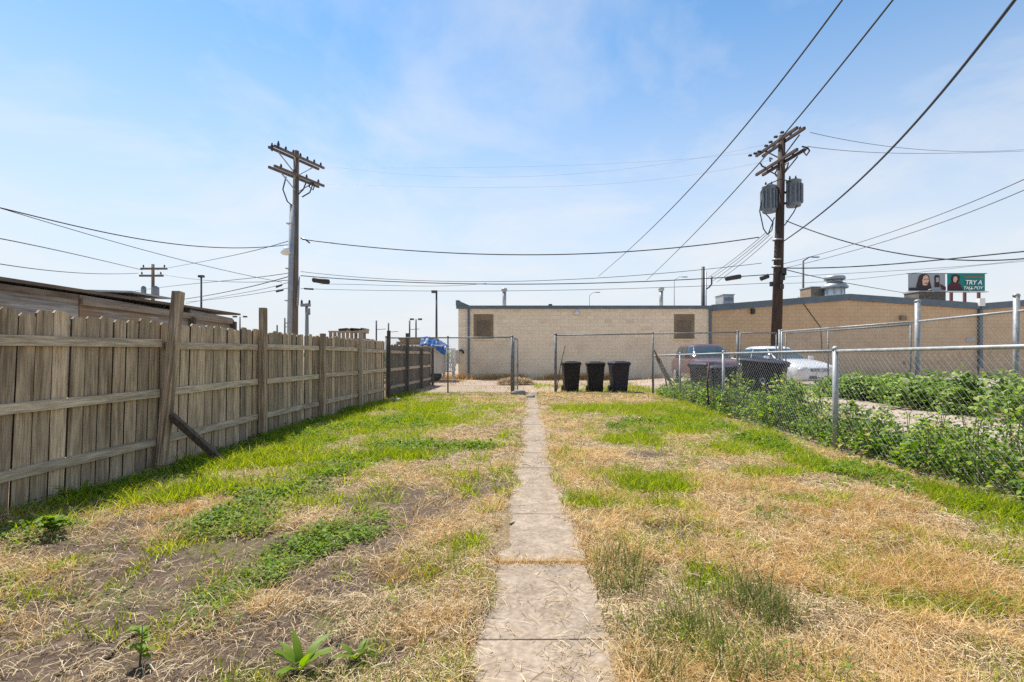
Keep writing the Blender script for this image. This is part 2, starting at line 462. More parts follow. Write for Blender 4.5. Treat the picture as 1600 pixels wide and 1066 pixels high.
TALL = [ell(1100, 1010, 0.46, 0.32), ell(1010, 1030, 0.2, 0.3), ell(1230, 1045, 0.3, 0.2), ell(960, 900, 0.2, 0.35, 0.8), ell(1180, 960, 0.3, 0.3, 0.7), ell(690, 895, 0.16, 0.15)]
BROAD = [band([(300, 960), (400, 900), (500, 845), (590, 805)], 0.20), band([(385, 812), (470, 760), (560, 720)], 0.42),
         ell(55, 835, 0.34, 0.24), ell(170, 935, 0.28, 0.16), ell(730, 700, 0.5, 0.6), ell(570, 830, 0.22, 0.2), ell(470, 685, 0.7, 0.9),
         band([(1050, 640), (1200, 692), (1330, 738), (1600, 806)], 0.36), ell(1040, 662, 0.9, 1.0), ell(420, 790, 0.4, 0.3),
         band([(40, 800), (250, 748), (400, 692), (560, 637)], 0.20), ell(640, 700, 0.7, 0.7), ell(990, 672, 0.5, 0.7), ell(610, 660, 0.9, 1.2)]
DIRT = [ell(150, 1015, 1.5, 0.6), ell(40, 960, 0.8, 0.45), ell(200, 850, 0.7, 0.3, 0.8), ell(390, 870, 0.9, 0.55), ell(300, 1000, 0.6, 0.3, 0.8), ell(560, 850, 0.5, 0.5, 0.7), ell(1220, 800, 0.5, 0.3, 0.4), ell(1370, 870, 0.5, 0.25, 0.4), ell(1050, 830, 0.4, 0.4, 0.35), ell(620, 785, 0.55, 0.75), ell(665, 700, 0.5, 0.7), ell(540, 905, 0.5, 0.35),
        ell(300, 815, 0.55, 0.35), ell(955, 637, 0.55, 0.6), ell(470, 1040, 0.5, 0.2), band([(10, 800), (250, 745), (400, 688), (600, 622)], 0.24),
        ell(1010, 712, 0.3, 0.3), ell(760, 760, 0.3, 0.5), ell(240, 905, 0.5, 0.3)]
ORANGE = [ell(690, 1000, 0.34, 0.30, 0.8), ell(1450, 900, 0.9, 0.6, 0.5), ell(1300, 820, 0.8, 0.6, 0.5), ell(650, 900, 0.3, 0.25, 0.6), ell(250, 800, 0.6, 0.2, 0.5)]

def field(lst, x, y, seed, nz=0.9, scale=1.6):
    v = np.zeros(np.shape(x))
    for f in lst: v = np.maximum(v, f(x, y))
    n = fbm(x, y, scale, seed, 4) - 0.5
    n2 = vnoise(x, y, 7.0, seed + 5) - 0.5
    return sstep(0.22, 0.58, v + n * nz * (v > 0.02) + n2 * 0.35)

def m_grass(x, y): return field(GRASS, x, y, 21)
def m_broad(x, y): return field(BROAD, x, y, 41)
def m_tall(x, y): return field(TALL, x, y, 51, 0.5)
def m_dirt(x, y): return field(DIRT, x, y, 31, 1.0)
def m_orange(x, y): return field(ORANGE, x, y, 61)
def m_path(x, y):
    d = np.abs(x - PX(y))
    hw = 0.285 - 0.02 * sstep(2.2, 3.6, y) - 0.115 * sstep(2.4, 7.5, y)
    edge = hw + 0.14 * (fbm(x, y, 2.2, 71, 3) - 0.5) + 0.05 * (vnoise(x, y, 9, 72) - 0.5)
    return 1 - sstep(-0.03, 0.03, d - edge)

def grid_lines(segs):
    out = []
    for a, b, st in segs:
        n = max(1, int(round((b - a) / st)))
        out += list(np.linspace(a, b, n, endpoint=False))
    out.append(segs[-1][1])
    return np.array(out)

gx = grid_lines([(-1500, -100, 200), (-100, -14, 4), (-14, -5, 0.6), (-5, 5.5, 0.055), (5.5, 14, 0.15), (14, 100, 4), (100, 1500, 200)])
gy = grid_lines([(-30, 0.5, 2), (0.5, 1.7, 0.2), (1.7, 9, 0.055), (9, 20, 0.11), (20, 32, 0.5), (32, 120, 6), (120, 2600, 180)])
XX, YY = np.meshgrid(gx, gy)
ZZ = height(XX, YY)
nx, ny = len(gx), len(gy)
idx = np.arange(nx * ny).reshape(ny, nx)
quads = np.stack([idx[:-1, :-1], idx[:-1, 1:], idx[1:, 1:], idx[1:, :-1]], -1).reshape(-1, 4)

gm, gt, gb = _nodes('yard_soil')
N_, L_ = gt.nodes.new, gt.links.new
tcg = N_('ShaderNodeNewGeometry')
att = N_('ShaderNodeAttribute'); att.attribute_name = 'cover'
sepc = N_('ShaderNodeSeparateColor'); L_(att.outputs['Color'], sepc.inputs[0])
def gnoise(scale, detail=6, rough=0.6):
    n = N_('ShaderNodeTexNoise'); n.inputs['Scale'].default_value = scale; n.inputs['Detail'].default_value = detail
    n.inputs['Roughness'].default_value = rough
    L_(tcg.outputs['Position'], n.inputs['Vector']); return n.outputs['Fac']
def gmix(a, b, fac):
    m = N_('ShaderNodeMixRGB')
    for s, v in (('Color1', a), ('Color2', b)):
        if isinstance(v, tuple): m.inputs[s].default_value = (*v, 1)
        else: L_(v, m.inputs[s])
    L_(fac, m.inputs['Fac']); return m.outputs[0]
def gmap(v, a, b, lo=0.0, hi=1.0):
    r = N_('ShaderNodeMapRange'); r.inputs['From Min'].default_value = a; r.inputs['From Max'].default_value = b
    r.inputs['To Min'].default_value = lo; r.inputs['To Max'].default_value = hi
    L_(v, r.inputs['Value']); return r.outputs[0]
fine = gmap(gnoise(38, 8, 0.7), 0.35, 0.65)
mid = gmap(gnoise(5, 6), 0.35, 0.65)
litter = gmix((0.18, 0.13, 0.078), (0.48, 0.36, 0.21), fine)
litter = gmix(litter, (0.27, 0.185, 0.095), gmap(gnoise(1.7, 4), 0.5, 0.75))
soil = gmix((0.072, 0.050, 0.036), (0.185, 0.132, 0.094), fine)
soil = gmix(soil, (0.235, 0.17, 0.122), gmap(gnoise(3.1, 5), 0.55, 0.75))
lot = gmix((0.36, 0.28, 0.225), (0.50, 0.41, 0.34), mid)
lot = gmix(lot, (0.28, 0.22, 0.175), gmap(gnoise(24, 6), 0.5, 0.75))
moss = gmix((0.115, 0.115, 0.035), (0.23, 0.215, 0.085), fine)
c = gmix(litter, soil, sepc.outputs[0])
c = gmix(c, moss, sepc.outputs[1])
c = gmix(c, lot, sepc.outputs[2])
L_(c, gb.inputs['Base Color'])
gb.inputs['Roughness'].default_value = 0.95
gb.inputs['Specular IOR Level'].default_value = 0.15
bpn = N_('ShaderNodeBump'); bpn.inputs['Strength'].default_value = 0.9; bpn.inputs['Distance'].default_value = 0.03
L_(gnoise(30, 8, 0.7), bpn.inputs['Height']); L_(bpn.outputs[0], gb.inputs['Normal'])

ground = np_mesh('ground', np.stack([XX, YY, ZZ], -1), quads, None, gm, True)
tag(ground, kind='structure')
ca = ground.data.color_attributes.new('cover', 'FLOAT_COLOR', 'POINT')
cx_, cy_ = XX.ravel(), YY.ravel()
inyard = (cx_ > FX(cy_) - 0.3) & (cx_ < RX(cy_) + 0.5) & (cy_ < 18)
dm = m_dirt(cx_, cy_)
far_dirt = sstep(17.6, 18.6, cy_) * (0.6 + 0.4 * fbm(cx_, cy_, 0.8, 5))
offx = cx_ - 0.0375 * np.clip(cy_, 0, 30)
lotm = np.maximum(sstep(4.35, 4.9, offx), far_dirt * 0.8)
cover = np.stack([dm * inyard, np.maximum(m_grass(cx_, cy_), m_broad(cx_, cy_)) * 0.4 * inyard, lotm, np.ones_like(dm)], -1).astype(np.float32)
ca.data.foreach_set('color', cover.ravel())

# ------------------------------------------------------------------ concrete path, slab by slab
path = thing('path', None, None, (0, 0, 0))
path['kind'] = 'structure'
pb = MB()
ys = [1.15, 2.31, 3.17, 4.13, 4.98, 5.86, 6.75, 7.66, 8.57, 9.5, 10.4, 11.3, 12.25, 13.2, 14.1, 15.0, 15.95, 16.9, 17.9]
for k, (a, b) in enumerate(zip(ys[:-1], ys[1:])):
    gap0 = 0.006; gap1 = 0.006
    if k == 1: gap1 = 0.016
    if k == 2: gap0 = 0.02
    nar = 0.11 * float(sstep(2.4, 7.5, (a + b) / 2)); wl = 0.31 - nar + random.uniform(-0.015, 0.015); wr = 0.31 - nar + random.uniform(-0.015, 0.015)
    zz = 0.016 + random.uniform(-0.004, 0.006)
    yc = (a + b) / 2; hl = (b - a) / 2
    y0, y1 = -hl + gap0, hl - gap1
    # slightly ragged outline
    n = 12; left = []; right = []
    for j in range(n):
        t = y0 + (y1 - y0) * j / (n - 1)
        cxm = PX(yc + t) - PX(yc)
        wob = 0.07 * (float(fbm(3.1, yc + t, 1.3, 201, 3)) - 0.5); left.append(Vector((cxm - wl + wob + random.uniform(-0.010, 0.016), t, 0)))
        wob = 0.07 * (float(fbm(9.7, yc + t, 1.3, 202, 3)) - 0.5); right.append(Vector((cxm + wr + wob + random.uniform(-0.016, 0.010), t, 0)))
    m_ = MB(); m_.prism([q + Vector((0, 0, -0.09)) for q in right[::-1] + left][::-1], (0, 0, 0.09))
    o = m_.build('slab', M['concrete'], path, bevel=0.006)
    o.location = (PX(yc), yc, zz)
    o.rotation_euler = (random.uniform(-0.004, 0.004), random.uniform(-0.006, 0.006), random.uniform(-0.006, 0.006) + (0.02 if k == 1 else 0))

# ================================================================== TIMBER FENCE
fd = Vector((0.0375, 1, 0)).normalized(); fn = Vector((1, -0.0375, 0)).normalized()
frz = -math.atan(0.0375)
def on_fence(y, n=0.0, z=0.0):
    return Vector((FX(y), y, z)) + fn * n

fence = thing('timber_fence', 'tall weathered grey-brown board fence with dog-eared tops along the yard', 'fence', on_fence(9, 0, 0))
def board_mesh(kind):
    random.seed(100 + kind)
    h = 1.72; wd = 0.157; e = 0.024 + 0.008 * random.random()
    pts = [(-wd / 2, 0), (wd / 2, 0), (wd / 2, h - e), (wd / 2 - e * 0.95, h), (-wd / 2 + e * 0.95, h), (-wd / 2, h - e)]
    b = MB(); b.prism([Vector((0, a, z)) for a, z in pts], (-0.019, 0, 0)); b.box((-0.021, wd / 2 + 0.002, h * 0.49), (0.004, 0.026, h * 0.97))  # thin rear lip added across the gap to keep sunlight out and darken it
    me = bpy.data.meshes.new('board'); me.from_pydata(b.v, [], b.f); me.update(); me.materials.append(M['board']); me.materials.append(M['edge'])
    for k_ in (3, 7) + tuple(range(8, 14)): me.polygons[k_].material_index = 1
    return me
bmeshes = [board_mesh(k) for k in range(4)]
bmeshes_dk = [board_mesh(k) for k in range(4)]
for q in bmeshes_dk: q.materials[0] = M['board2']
random.seed(5)
base = fence.location
PY = [6.0, 8.13, 10.46, 12.8, 15.3]
def lean_at(y):
    if y < 6.0: return 0.043
    if y < 8.1: return 0.043 * (8.1 - y) / 2.1 + 0.006
    return random.uniform(-0.006, 0.006)
y = 3.0
while y < 15.3:
    p = on_fence(y, random.uniform(-0.004, 0.003), -0.03 + random.uniform(-0.012, 0.012) + max(0, 0.02 * (y - 9) / 6))
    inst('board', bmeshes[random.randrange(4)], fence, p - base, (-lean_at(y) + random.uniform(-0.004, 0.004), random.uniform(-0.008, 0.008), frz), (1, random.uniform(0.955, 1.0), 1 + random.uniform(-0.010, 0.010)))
    y += 0.1685
stops = [2.9] + PY
for b0, b1 in zip(stops[:-1], stops[1:]):
    for z, s in ((1.43, 0.0), (0.87, 0.0), (0.31, 0.0)):
        y0, y1 = b0 + 0.05, b1 - 0.05
        if b1 == 6.0: y1 += 0.11 * (z - 0.9) * 0.5
        if b0 == 6.0: y0 += 0.11 * (z - 0.9) * 0.5
        dz0, dz1 = random.uniform(-0.02, 0.02), random.uniform(-0.02, 0.02)
        L = (y1 - y0)
        me = MB().box((0, 0, 0), (0.038, L, 0.090))
        o = me.build('rail', M['rail'], fence)
        o.location = on_fence((y0 + y1) / 2, 0.021, z + (dz0 + dz1) / 2) - base
        o.rotation_euler = (math.atan((dz1 - dz0) / L), 0, frz)
posts = [(6.0, 2.10, 0.11, 'post', 0.10), (8.13, 2.08, 0.0, 'post', 0.095), (10.46, 1.77, 0.0, 'post', 0.095), (12.8, 1.95, 0.0, 'postnew', 0.09), (15.3, 2.06, 0.0, 'dkwood', 0.09)]
for yy, hh, lean, mt, wd in posts:
    o = MB().box((0, 0, hh / 2), (wd, wd, hh)).build('post', M[mt], fence, bevel=0.004)
    o.location = on_fence(yy - (0.11 if lean else 0), 0.095, -0.03) - base
    o.rotation_euler = (-lean, 0.02 if lean else 0, frz)
prop = thing('prop_board', 'short weathered board propped at a slant against the leaning fence post', 'board', (*G(344, 722), 0.0))
a = Vector((*G(346, 724), 0.03)); b = on_fence(5.95, 0.165, 0.60)
MB().bar(a, b, 0.045, 0.09, (1, -0.3, 0.6)).build('plank', M['dkwood'], prop, world=True)

# further stretch of board fence behind the wire panel
fence2 = thing('timber_fence', 'darker far stretch of board fence seen through the wire mesh', 'fence', on_fence(18.6, 0, 0))
base2 = fence2.location
y = 15.7
while y < 22.2:
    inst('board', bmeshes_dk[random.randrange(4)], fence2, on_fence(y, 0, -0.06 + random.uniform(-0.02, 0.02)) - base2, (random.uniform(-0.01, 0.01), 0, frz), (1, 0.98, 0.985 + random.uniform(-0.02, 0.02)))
    y += 0.1685
for z in (1.40, 0.85, 0.30):
    o = MB().box((0, 0, 0), (0.038, 6.4, 0.09)).build('rail', M['rail'], fence2)
    o.location = on_fence(18.95, 0.021, z) - base2; o.rotation_euler = (0, 0, frz)
for yy, hh in ((17.6, 2.05), (19.9, 1.55), (22.1, 1.62)):
    o = MB().box((0, 0, hh / 2), (0.1, 0.1, hh)).build('post', M['dkwood'], fence2)
    o.location = on_fence(yy, 0.095, 0) - base2; o.rotation_euler = (0, 0, frz)

# ================================================================== CHAIN-LINK FENCES
def mesh_wires(b, A, B, z0a, z1a, z0b, z1b, r, cell=0.082):
    """two families of slanting wires between the ground line and the top line of a panel"""
    A = Vector(A); B = Vector(B); L = (B - A).length; d = (B - A) / L
    nrm = Vector((-d.y, d.x, 0))
    bot = lambda s: z0a + (z0b - z0a) * s / L
    top = lambda s: z1a + (z1b - z1a) * s / L
    H = max(z1a - z0a, z1b - z0b)
    for fam in (1, -1):
        s = -H - cell * (0 if fam > 0 else 0.5)
        while s < L + H:
            # wire from (s, bottom) climbing with slope fam
            pts = []
            for u in (0, 1):
                pass
            s0 = s; s1 = s + fam * H
            a0, a1 = (s0, 0.0), (s1, 1.0)
            # clip to 0..L
            t0, t1 = 0.0, 1.0
            ds = s1 - s0
            for lim, sg in ((0.0, 1), (L, -1)):
                f0 = (s0 - lim) * sg; f1 = (s1 - lim) * sg
                if f0 < 0 and f1 < 0: t0, t1 = 1, 0
                elif f0 < 0: t0 = max(t0, f0 / (f0 - f1))
                elif f1 < 0: t1 = min(t1, f0 / (f0 - f1))
            if t1 - t0 > 0.01:
                q = []
                for t in (t0, t1):
                    sp = s0 + ds * t
                    z = bot(sp) + (top(sp) - bot(sp)) * t
                    p = A + d * sp + nrm * (fam * r * 0.8); p.z = z
                    q.append(p)
                dirv = (q[1] - q[0]).normalized()
                a_ = nrm; b_ = dirv.cross(nrm)
                ring = [[c + (a_ * math.cos(k * 2.0944) + b_ * math.sin(k * 2.0944)) * r for k in range(3)] for c in q]
                b.loft(ring, True, False, False)
            s += cell

def chain_fence(name, label, pts, posts_z, rail_r, post_r, wr, mt, mw, cell=0.082, group=None, tops=None, bottom_wire=True, rail=True):
    """pts: [(x, y, ground z, top z)] of the posts"""
    root = thing(name, label, 'fence', (pts[0][0], pts[0][1], pts[0][2]), group=group)
    for k, (x, y_, g, t) in enumerate(pts):
        r = post_r[k] if isinstance(post_r, list) else post_r
        tz = (tops[k] if tops else t + 0.03)
        po = MB().tube([(x, y_, g - 0.05), (x, y_, tz)], r, 10).build('post', M[mt], root, world=True)
        MB().lathe([(r * 1.15, -0.02), (r * 1.15, 0.012), (r * 0.8, 0.03), (r * 0.2, 0.04)], (x, y_, tz), 10).build('cap', M[mt], po, world=True)
    mb = MB(); rb = MB()
    for p, q in zip(pts[:-1], pts[1:]):
        mesh_wires(mb, (p[0], p[1], 0), (q[0], q[1], 0), p[2] + 0.03, p[3] + 0.01, q[2] + 0.03, q[3] + 0.01, wr, cell)
    o = mb.build('mesh', M[mw], root, world=True); o['kind'] = 'stuff'
    if rail:
        for p, q in zip(pts[:-1], pts[1:]):
            MB().tube([(p[0], p[1], p[3]), (q[0], q[1], q[3])], rail_r, 10).build('top_rail', M[mt], root, world=True)
    if bottom_wire:
        MB().tube([(p[0], p[1], p[2] + 0.05) for p in pts], 0.004, 5).build('tension_wire', M[mw], root, world=True)
    return root

def rp(y, t):
    return (RX(y), y, h1(RX(y), y), t)
low = chain_fence('chain_link_fence', 'low galvanised chain-link fence running down the weedy side of the yard',
                  [rp(1.6, 1.39), rp(3.1, 1.38), rp(6.95, 1.355), rp(11.0, 1.335), rp(14.2, 1.31), rp(17.3, 1.285)], None, 0.021, [0.03, 0.03, 0.036, 0.03, 0.028, 0.03], 0.0010, 'galv', 'wire')
left_panel = chain_fence('chain_link_fence', 'tall chain-link panel between board fence end and the open gate',
                         [(-3.86, 15.75, 0, 1.83), (-2.14, 17.1, 0, 1.88), (0.0, 16.9, 0, 1.89)], None, 0.022, [0.04, 0.026, 0.045], 0.0019, 'galvd', 'wire')
YB = 17.3
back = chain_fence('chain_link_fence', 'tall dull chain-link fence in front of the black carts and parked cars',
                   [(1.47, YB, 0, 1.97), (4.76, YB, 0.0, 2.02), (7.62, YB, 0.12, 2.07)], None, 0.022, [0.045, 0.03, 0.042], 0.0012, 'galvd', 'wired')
galvf = chain_fence('chain_link_fence', 'galvanised chain-link fence with tall posts behind the leafy bank',
                    [(8.75, 16.6, 0.22, 2.06), (9.03, 11.4, 0.28, 2.05), (8.62, 8.75, 0.3, 2.05), (8.3, 5.9, 0.3, 2.05)], None, 0.022, [0.03, 0.055, 0.045, 0.045], 0.0016, 'galv', 'wire', tops=[2.1, 2.50, 2.32, 2.3])

def gate(name, label, A, B, z0, z1, mids=(), mt='galvd', mw='wired'):
    A = Vector(A); B = Vector(B)
    root = thing(name, label, 'gate', (A.x, A.y, z0))
    f = MB(); r = 0.022
    q = [Vector((A.x, A.y, z0 + 0.06)), Vector((B.x, B.y, z0 + 0.06)), Vector((B.x, B.y, z1)), Vector((A.x, A.y, z1))]
    for i in range(4): f.tube([q[i], q[(i + 1) % 4]], r, 8)
    f.build('frame', M[mt], root, world=True)
    for t in mids:
        c = A.lerp(B, t)
        MB().tube([(c.x, c.y, z0 + 0.06), (c.x, c.y, z1)], r, 8).build('brace', M[mt], root, world=True)
    m_ = MB(); mesh_wires(m_, (A.x, A.y, 0), (B.x, B.y, 0), z0 + 0.06, z1, z0 + 0.06, z1, 0.0019)
    o = m_.build('mesh', M[mw], root, world=True); o['kind'] = 'stuff'
    h_ = A.lerp(B, 0.96)
    MB().box((h_.x, h_.y, (z0 + z1) / 2), (0.07, 0.05, 0.09)).build('latch', M[mt], root, world=True)
    return root
gate('open_gate', 'narrow chain-link gate standing open seen almost edge on at the path', (0.06, 16.98), (0.20, 18.05), 0.02, 1.86)
gate('walk_gate', 'closed narrow chain-link gate between two dark posts before the white car', (7.72, YB), (8.93, YB), 0.14, 2.05)
gate('drive_gate', 'long dark-framed chain-link gate swung open beside the galvanised fence', (9.12, 17.05), (9.42, 12.1), 0.22, 2.02, mids=(0.42,))
gp = tag(MB().tube([(9.05, YB, 0.0), (9.05, YB, 2.16)], 0.05, 10).build('gate_post', M['galvd']), 'dark steel gate post standing in front of the white car bonnet', 'post')
gp.location = (0, 0, 0)
# ================================================================== BUILDINGS
BY = 28.0
def wx(px, Y=BY): return (px - CX) / F * Y
def wz(py, Y=BY): return CAM_H - (py - HY) / F * Y
x0, x1 = wx(716), wx(1110)
ztop = wz(482)
bld = thing('block_building', 'low cream painted block building with blue-grey roof edge behind the gate', 'building', (x0, BY, 0))
core = MB().box(((x0 + x1) / 2, BY + 6.994, ztop / 2 - 0.1), (x1 - x0 - 0.02, 14, ztop + 0.2)).build('wall', M['mortar'], bld, world=True)
bw, bh = 0.40, 0.20
bmesh_full = bpy.data.meshes.new('block')
_b = MB().box((0, 0, 0), (bw - 0.008, 0.026, bh - 0.008)); bmesh_full.from_pydata(_b.v, [], _b.f); bmesh_full.materials.append(M['cmu'])
rows = int(ztop / bh) + 1
cells = []
for r_ in range(rows):
    zc = ztop - bh * (r_ + 0.5)
    xs = x0 + (0.0 if r_ % 2 else -bw / 2)
    while xs < x1:
        a, b = max(xs, x0), min(xs + bw, x1)
        if b - a > 0.06: cells.append((zc, (a + b) / 2, b - a))
        xs += bw
win = [(740, 771, 491, 531), (1053, 1085, 491, 531)]
wins = [(wx(a), wx(b), wz(d), wz(c)) for a, b, c, d in win]
def in_win(x, z):
    return any(a - 0.05 < x < b + 0.05 and c + 0.02 < z < d - 0.02 for a, b, c, d in wins)
rest = MB()
for k, (zc, xc, wd) in enumerate(cells):
    jy = random.uniform(-0.0025, 0.0025)
    if k < 300:
        o = inst('block', bmesh_full, core, Vector((xc, BY + jy, zc)) - bld.location, (0, 0, 0), ((wd - 0.008) / (bw - 0.008), 1, 1))
    else:
        rest.box((xc, BY + jy, zc), (wd - 0.007, 0.026, bh - 0.007))
o = rest.build('lower_blocks', M['cmu'], core, world=True); o['kind'] = 'stuff'
MB().bar((x0 - 0.10, BY - 0.06, ztop + 0.06), (x1 + 0.05, BY - 0.06, ztop + 0.06), 0.16, 0.17).build('roof_edge', M['coping'], bld, world=True)
# raised corner of the parapet
MB().prism([(x0 - 0.12, BY - 0.15, ztop + 0.15), (x0 - 0.12, BY - 0.15, ztop + 0.43), (x0 + 0.08, BY - 0.15, ztop + 0.43), (x0 + 0.14, BY - 0.15, ztop + 0.36), (x0 + 0.62, BY - 0.15, ztop + 0.15)], (0, 0.5, 0)).build('parapet', M['coping'], bld, world=True)
MB().box((wx(732.5), BY - 0.07, ztop / 2), (0.11, 0.09, ztop)).build('downspout', M['coping'], bld, world=True)
MB().box((wx(1109), BY - 0.07, ztop / 2), (0.13, 0.09, ztop)).build('downspout', M['coping'], bld, world=True)
for a, b, c, d in wins:
    wn = MB().box(((a + b) / 2, BY + 0.012, (c + d) / 2), (b - a, 0.07, d - c)).build('window', M['winpanel'], bld, world=True)
    iw = (b - a) * 0.33
    MB().box(((a + b) / 2, BY - 0.03, (c + d) / 2 - 0.10), (iw * 2, 0.03, (d - c) * 0.66)).build('panel', M['winpanel2'], wn, world=True)
    MB().box(((a + b) / 2, BY - 0.05, c + 0.02), (b - a + 0.08, 0.14, 0.06)).build('sill', M['cmu'], wn, world=True)
for px, tp in ((788, 452), (1033, 451)):
    x = wx(px, 29); zt = wz(tp, 29)
    v = MB().tube([(x, 29, ztop - 0.2), (x, 29, zt - 0.12)], 0.11, 12).build('vent_pipe', M['metalgrey'], bld, world=True)
    MB().lathe([(0.10, -0.16), (0.17, -0.12), (0.17, 0.02), (0.14, 0.05)], (x, 29, zt), 12).build('cap', M['metalgrey'], v, world=True)
MB().lathe([(0.05, 0.20), (0.09, 0.12), (0.16, 0.03), (0.15, -0.04)][::-1], (wx(901), BY - 0.10, wz(491)), 14).build('security_light', M['white'], bld, world=True)
MB().box((wx(863), BY + 1.5, wz(473)), (0.20, 0.3, 0.12)).build('roof_floodlight', M['black'], bld, world=True)
MB().tube([(wx(866), BY + 1.5, ztop), (wx(866), BY + 1.5, wz(473))], 0.025, 6).build('bracket', M['black'], bld, world=True)
mbx = MB().box((wx(712), BY - 0.12, wz(558)), (0.42, 0.22, 0.75)).build('meter_box', M['beige'], bld, world=True)
MB().tube([(wx(718), BY - 0.14, wz(546)), (wx(724), BY - 0.14, wz(549)), (wx(724), BY - 0.1, wz(552))], 0.06, 8).build('elbow', M['black'], mbx, world=True)

# tan gabled hall next door
def gable(name, label, xs, zs, mname, mort, zr=0.0, depth=14.0, joints=True):
    root = thing(name, label, 'building', (xs[0], BY, 0))
    yb = BY + zr
    poly = [(xs[0], yb - 0.005, -0.1), (xs[-1], yb - 0.005, -0.1)] + [(x, yb - 0.005, z) for x, z in zip(xs[::-1], zs[::-1])]
    wl = MB().prism(poly, (0, depth, 0)).build('wall', M[mort], root, world=True)
    blk = MB(); r_ = 0
    z = 0.0
    top = lambda x: float(np.interp(x, xs, zs))
    while z < max(zs):
        xx = xs[0] - (0.2 if r_ % 2 else 0)
        while xx < xs[-1]:
            a, b = max(xx, xs[0]), min(xx + 0.4, xs[-1])
            if b - a > 0.05:
                ta, tb = min(z + 0.2, top(a)), min(z + 0.2, top(b))
                if min(ta, tb) > z + 0.02:
                    blk.prism([(a + 0.004, yb - 0.01, z + 0.004), (b - 0.004, yb - 0.01, z + 0.004), (b - 0.004, yb - 0.01, tb - 0.004), (a + 0.004, yb - 0.01, ta - 0.004)], (0, 0.021, 0))
            xx += 0.4
        z += 0.2; r_ += 1
    o = blk.build('blocks', M[mname], wl, world=True); o['kind'] = 'stuff'
    for (xa, za), (xb, zb) in zip(zip(xs[:-1], zs[:-1]), zip(xs[1:], zs[1:])):
        MB().bar((xa, yb - 0.05, za + 0.09), (xb, yb - 0.05, zb + 0.09), 0.17, 0.34).build('roof_edge', M['coping'], root, world=True)
        MB().prism([(xa, yb + 0.05, za), (xb, yb + 0.05, zb), (xb, yb + 0.05, zb + 0.22), (xa, yb + 0.05, za + 0.22)], (0, depth, 0)).build('roof', M['coping'], root, world=True)
    return root
gz = lambda py: wz(py)
hall = gable('gabled_hall', 'wide tan block hall with shallow gable roof beyond the cars', [wx(1111.5), wx(1325), wx(1527)], [gz(484), gz(467), gz(481)], 'cmut', 'mortart')
hall2 = gable('gabled_hall', 'tan block hall with rising roof at the far end of the row', [wx(1530), wx(1760), wx(1990)], [gz(482), gz(463), gz(482)], 'cmut', 'mortart')
MB().box((wx(1528), BY - 0.16, wz(473)), (0.30, 0.24, 0.42)).build('rain_hopper', M['white'], hall, world=True)
MB().box((wx(1529), BY - 0.12, wz(530)), (0.15, 0.12, 3.2)).build('downspout', M['coping'], hall, world=True)
MB().box((wx(1175), BY - 0.10, wz(487)), (0.17, 0.16, 0.28)).build('wall_lamp', M['black'], hall, world=True)
MB().box((wx(1409), BY - 0.10, wz(497)), (0.30, 0.18, 0.24)).build('wall_lamp', M['winpanel'], hall, world=True)
MB().box((wx(1516), BY - 0.03, wz(531)), (0.50, 0.04, 0.20)).build('wall_plate', M['metalgrey'], hall, world=True)
MB().tube([(wx(1247), BY - 0.03, wz(464)), (wx(1282), BY - 0.03, wz(512)), (wx(1284), BY - 0.03, wz(545))], 0.018, 6).build('wall_cable', M['cable'], hall, world=True)

def roof_unit(name, label, px0, px1, py0, py1, Y, mt, cat='roof unit', lip=True, lv=3):
    a, b = P(px0, py1, Y), P(px1, py0, Y)
    zb = min(a.z, b.z) - 1.0
    root = thing(name, label, cat, ((a.x + b.x) / 2, Y, zb))
    wd, ht = b.x - a.x, b.z - zb
    MB().box((0, 0.6, ht / 2), (wd, 1.2, ht)).build('housing', M[mt], root, bevel=0.02)
    if lip: MB().box((0, 0.6, ht + 0.025), (wd + 0.08, 1.28, 0.05)).build('lid', M['metalgrey'], root)
    for k in range(lv): MB().box((wd * (-0.28 + 0.28 * k), -0.012, ht - 0.25), (wd * 0.2, 0.02, 0.22)).build('louvre', M['mastg'], root)
    return root
roof_unit('roof_cooler', 'small grey cooler box on the roof left of the dark utility pole', 1130, 1147, 461, 470, 31, 'metalgrey')
roof_unit('roof_cooler', 'tan and brown cooler box beside the round roof ventilator', 1267, 1290, 449, 462, 31.5, 'lumber')
roof_unit('roof_hatch', 'brown low box on the roof under the billboard', 1436, 1478, 456, 474, 31, 'roofing', lv=0)
vx = P(1304, 470, 31); zt = wz(431, 31)
vent = thing('roof_ventilator', 'large round mushroom-shaped metal ventilator on the gabled roof', 'ventilator', (vx.x, 31, vx.z - 0.6))
hb = zt - (vx.z - 0.6)
MB().lathe([(0.50, 0), (0.50, hb - 0.75)], n=24).build('base', M['white'], vent)
MB().lathe([(0.70, hb - 0.78), (0.74, hb - 0.70), (0.60, hb - 0.52), (0.42, hb - 0.46)], n=28).build('skirt', M['metalgrey'], vent)
MB().lathe([(0.42, hb - 0.46), (0.42, hb - 0.24)], n=24).build('throat', M['metalgrey'], vent)
MB().lathe([(0.56, hb - 0.26), (0.58, hb - 0.12), (0.50, hb - 0.02), (0.2, hb)], n=28).build('cap', M['metalgrey'], vent)
for k in range(8):
    t = k * math.pi / 4 + 0.2
    MB().box((0.515 * math.cos(t), 0.515 * math.sin(t), hb - 0.95), (0.05, 0.05, 0.4)).build('rib', M['metalgrey'], vent)

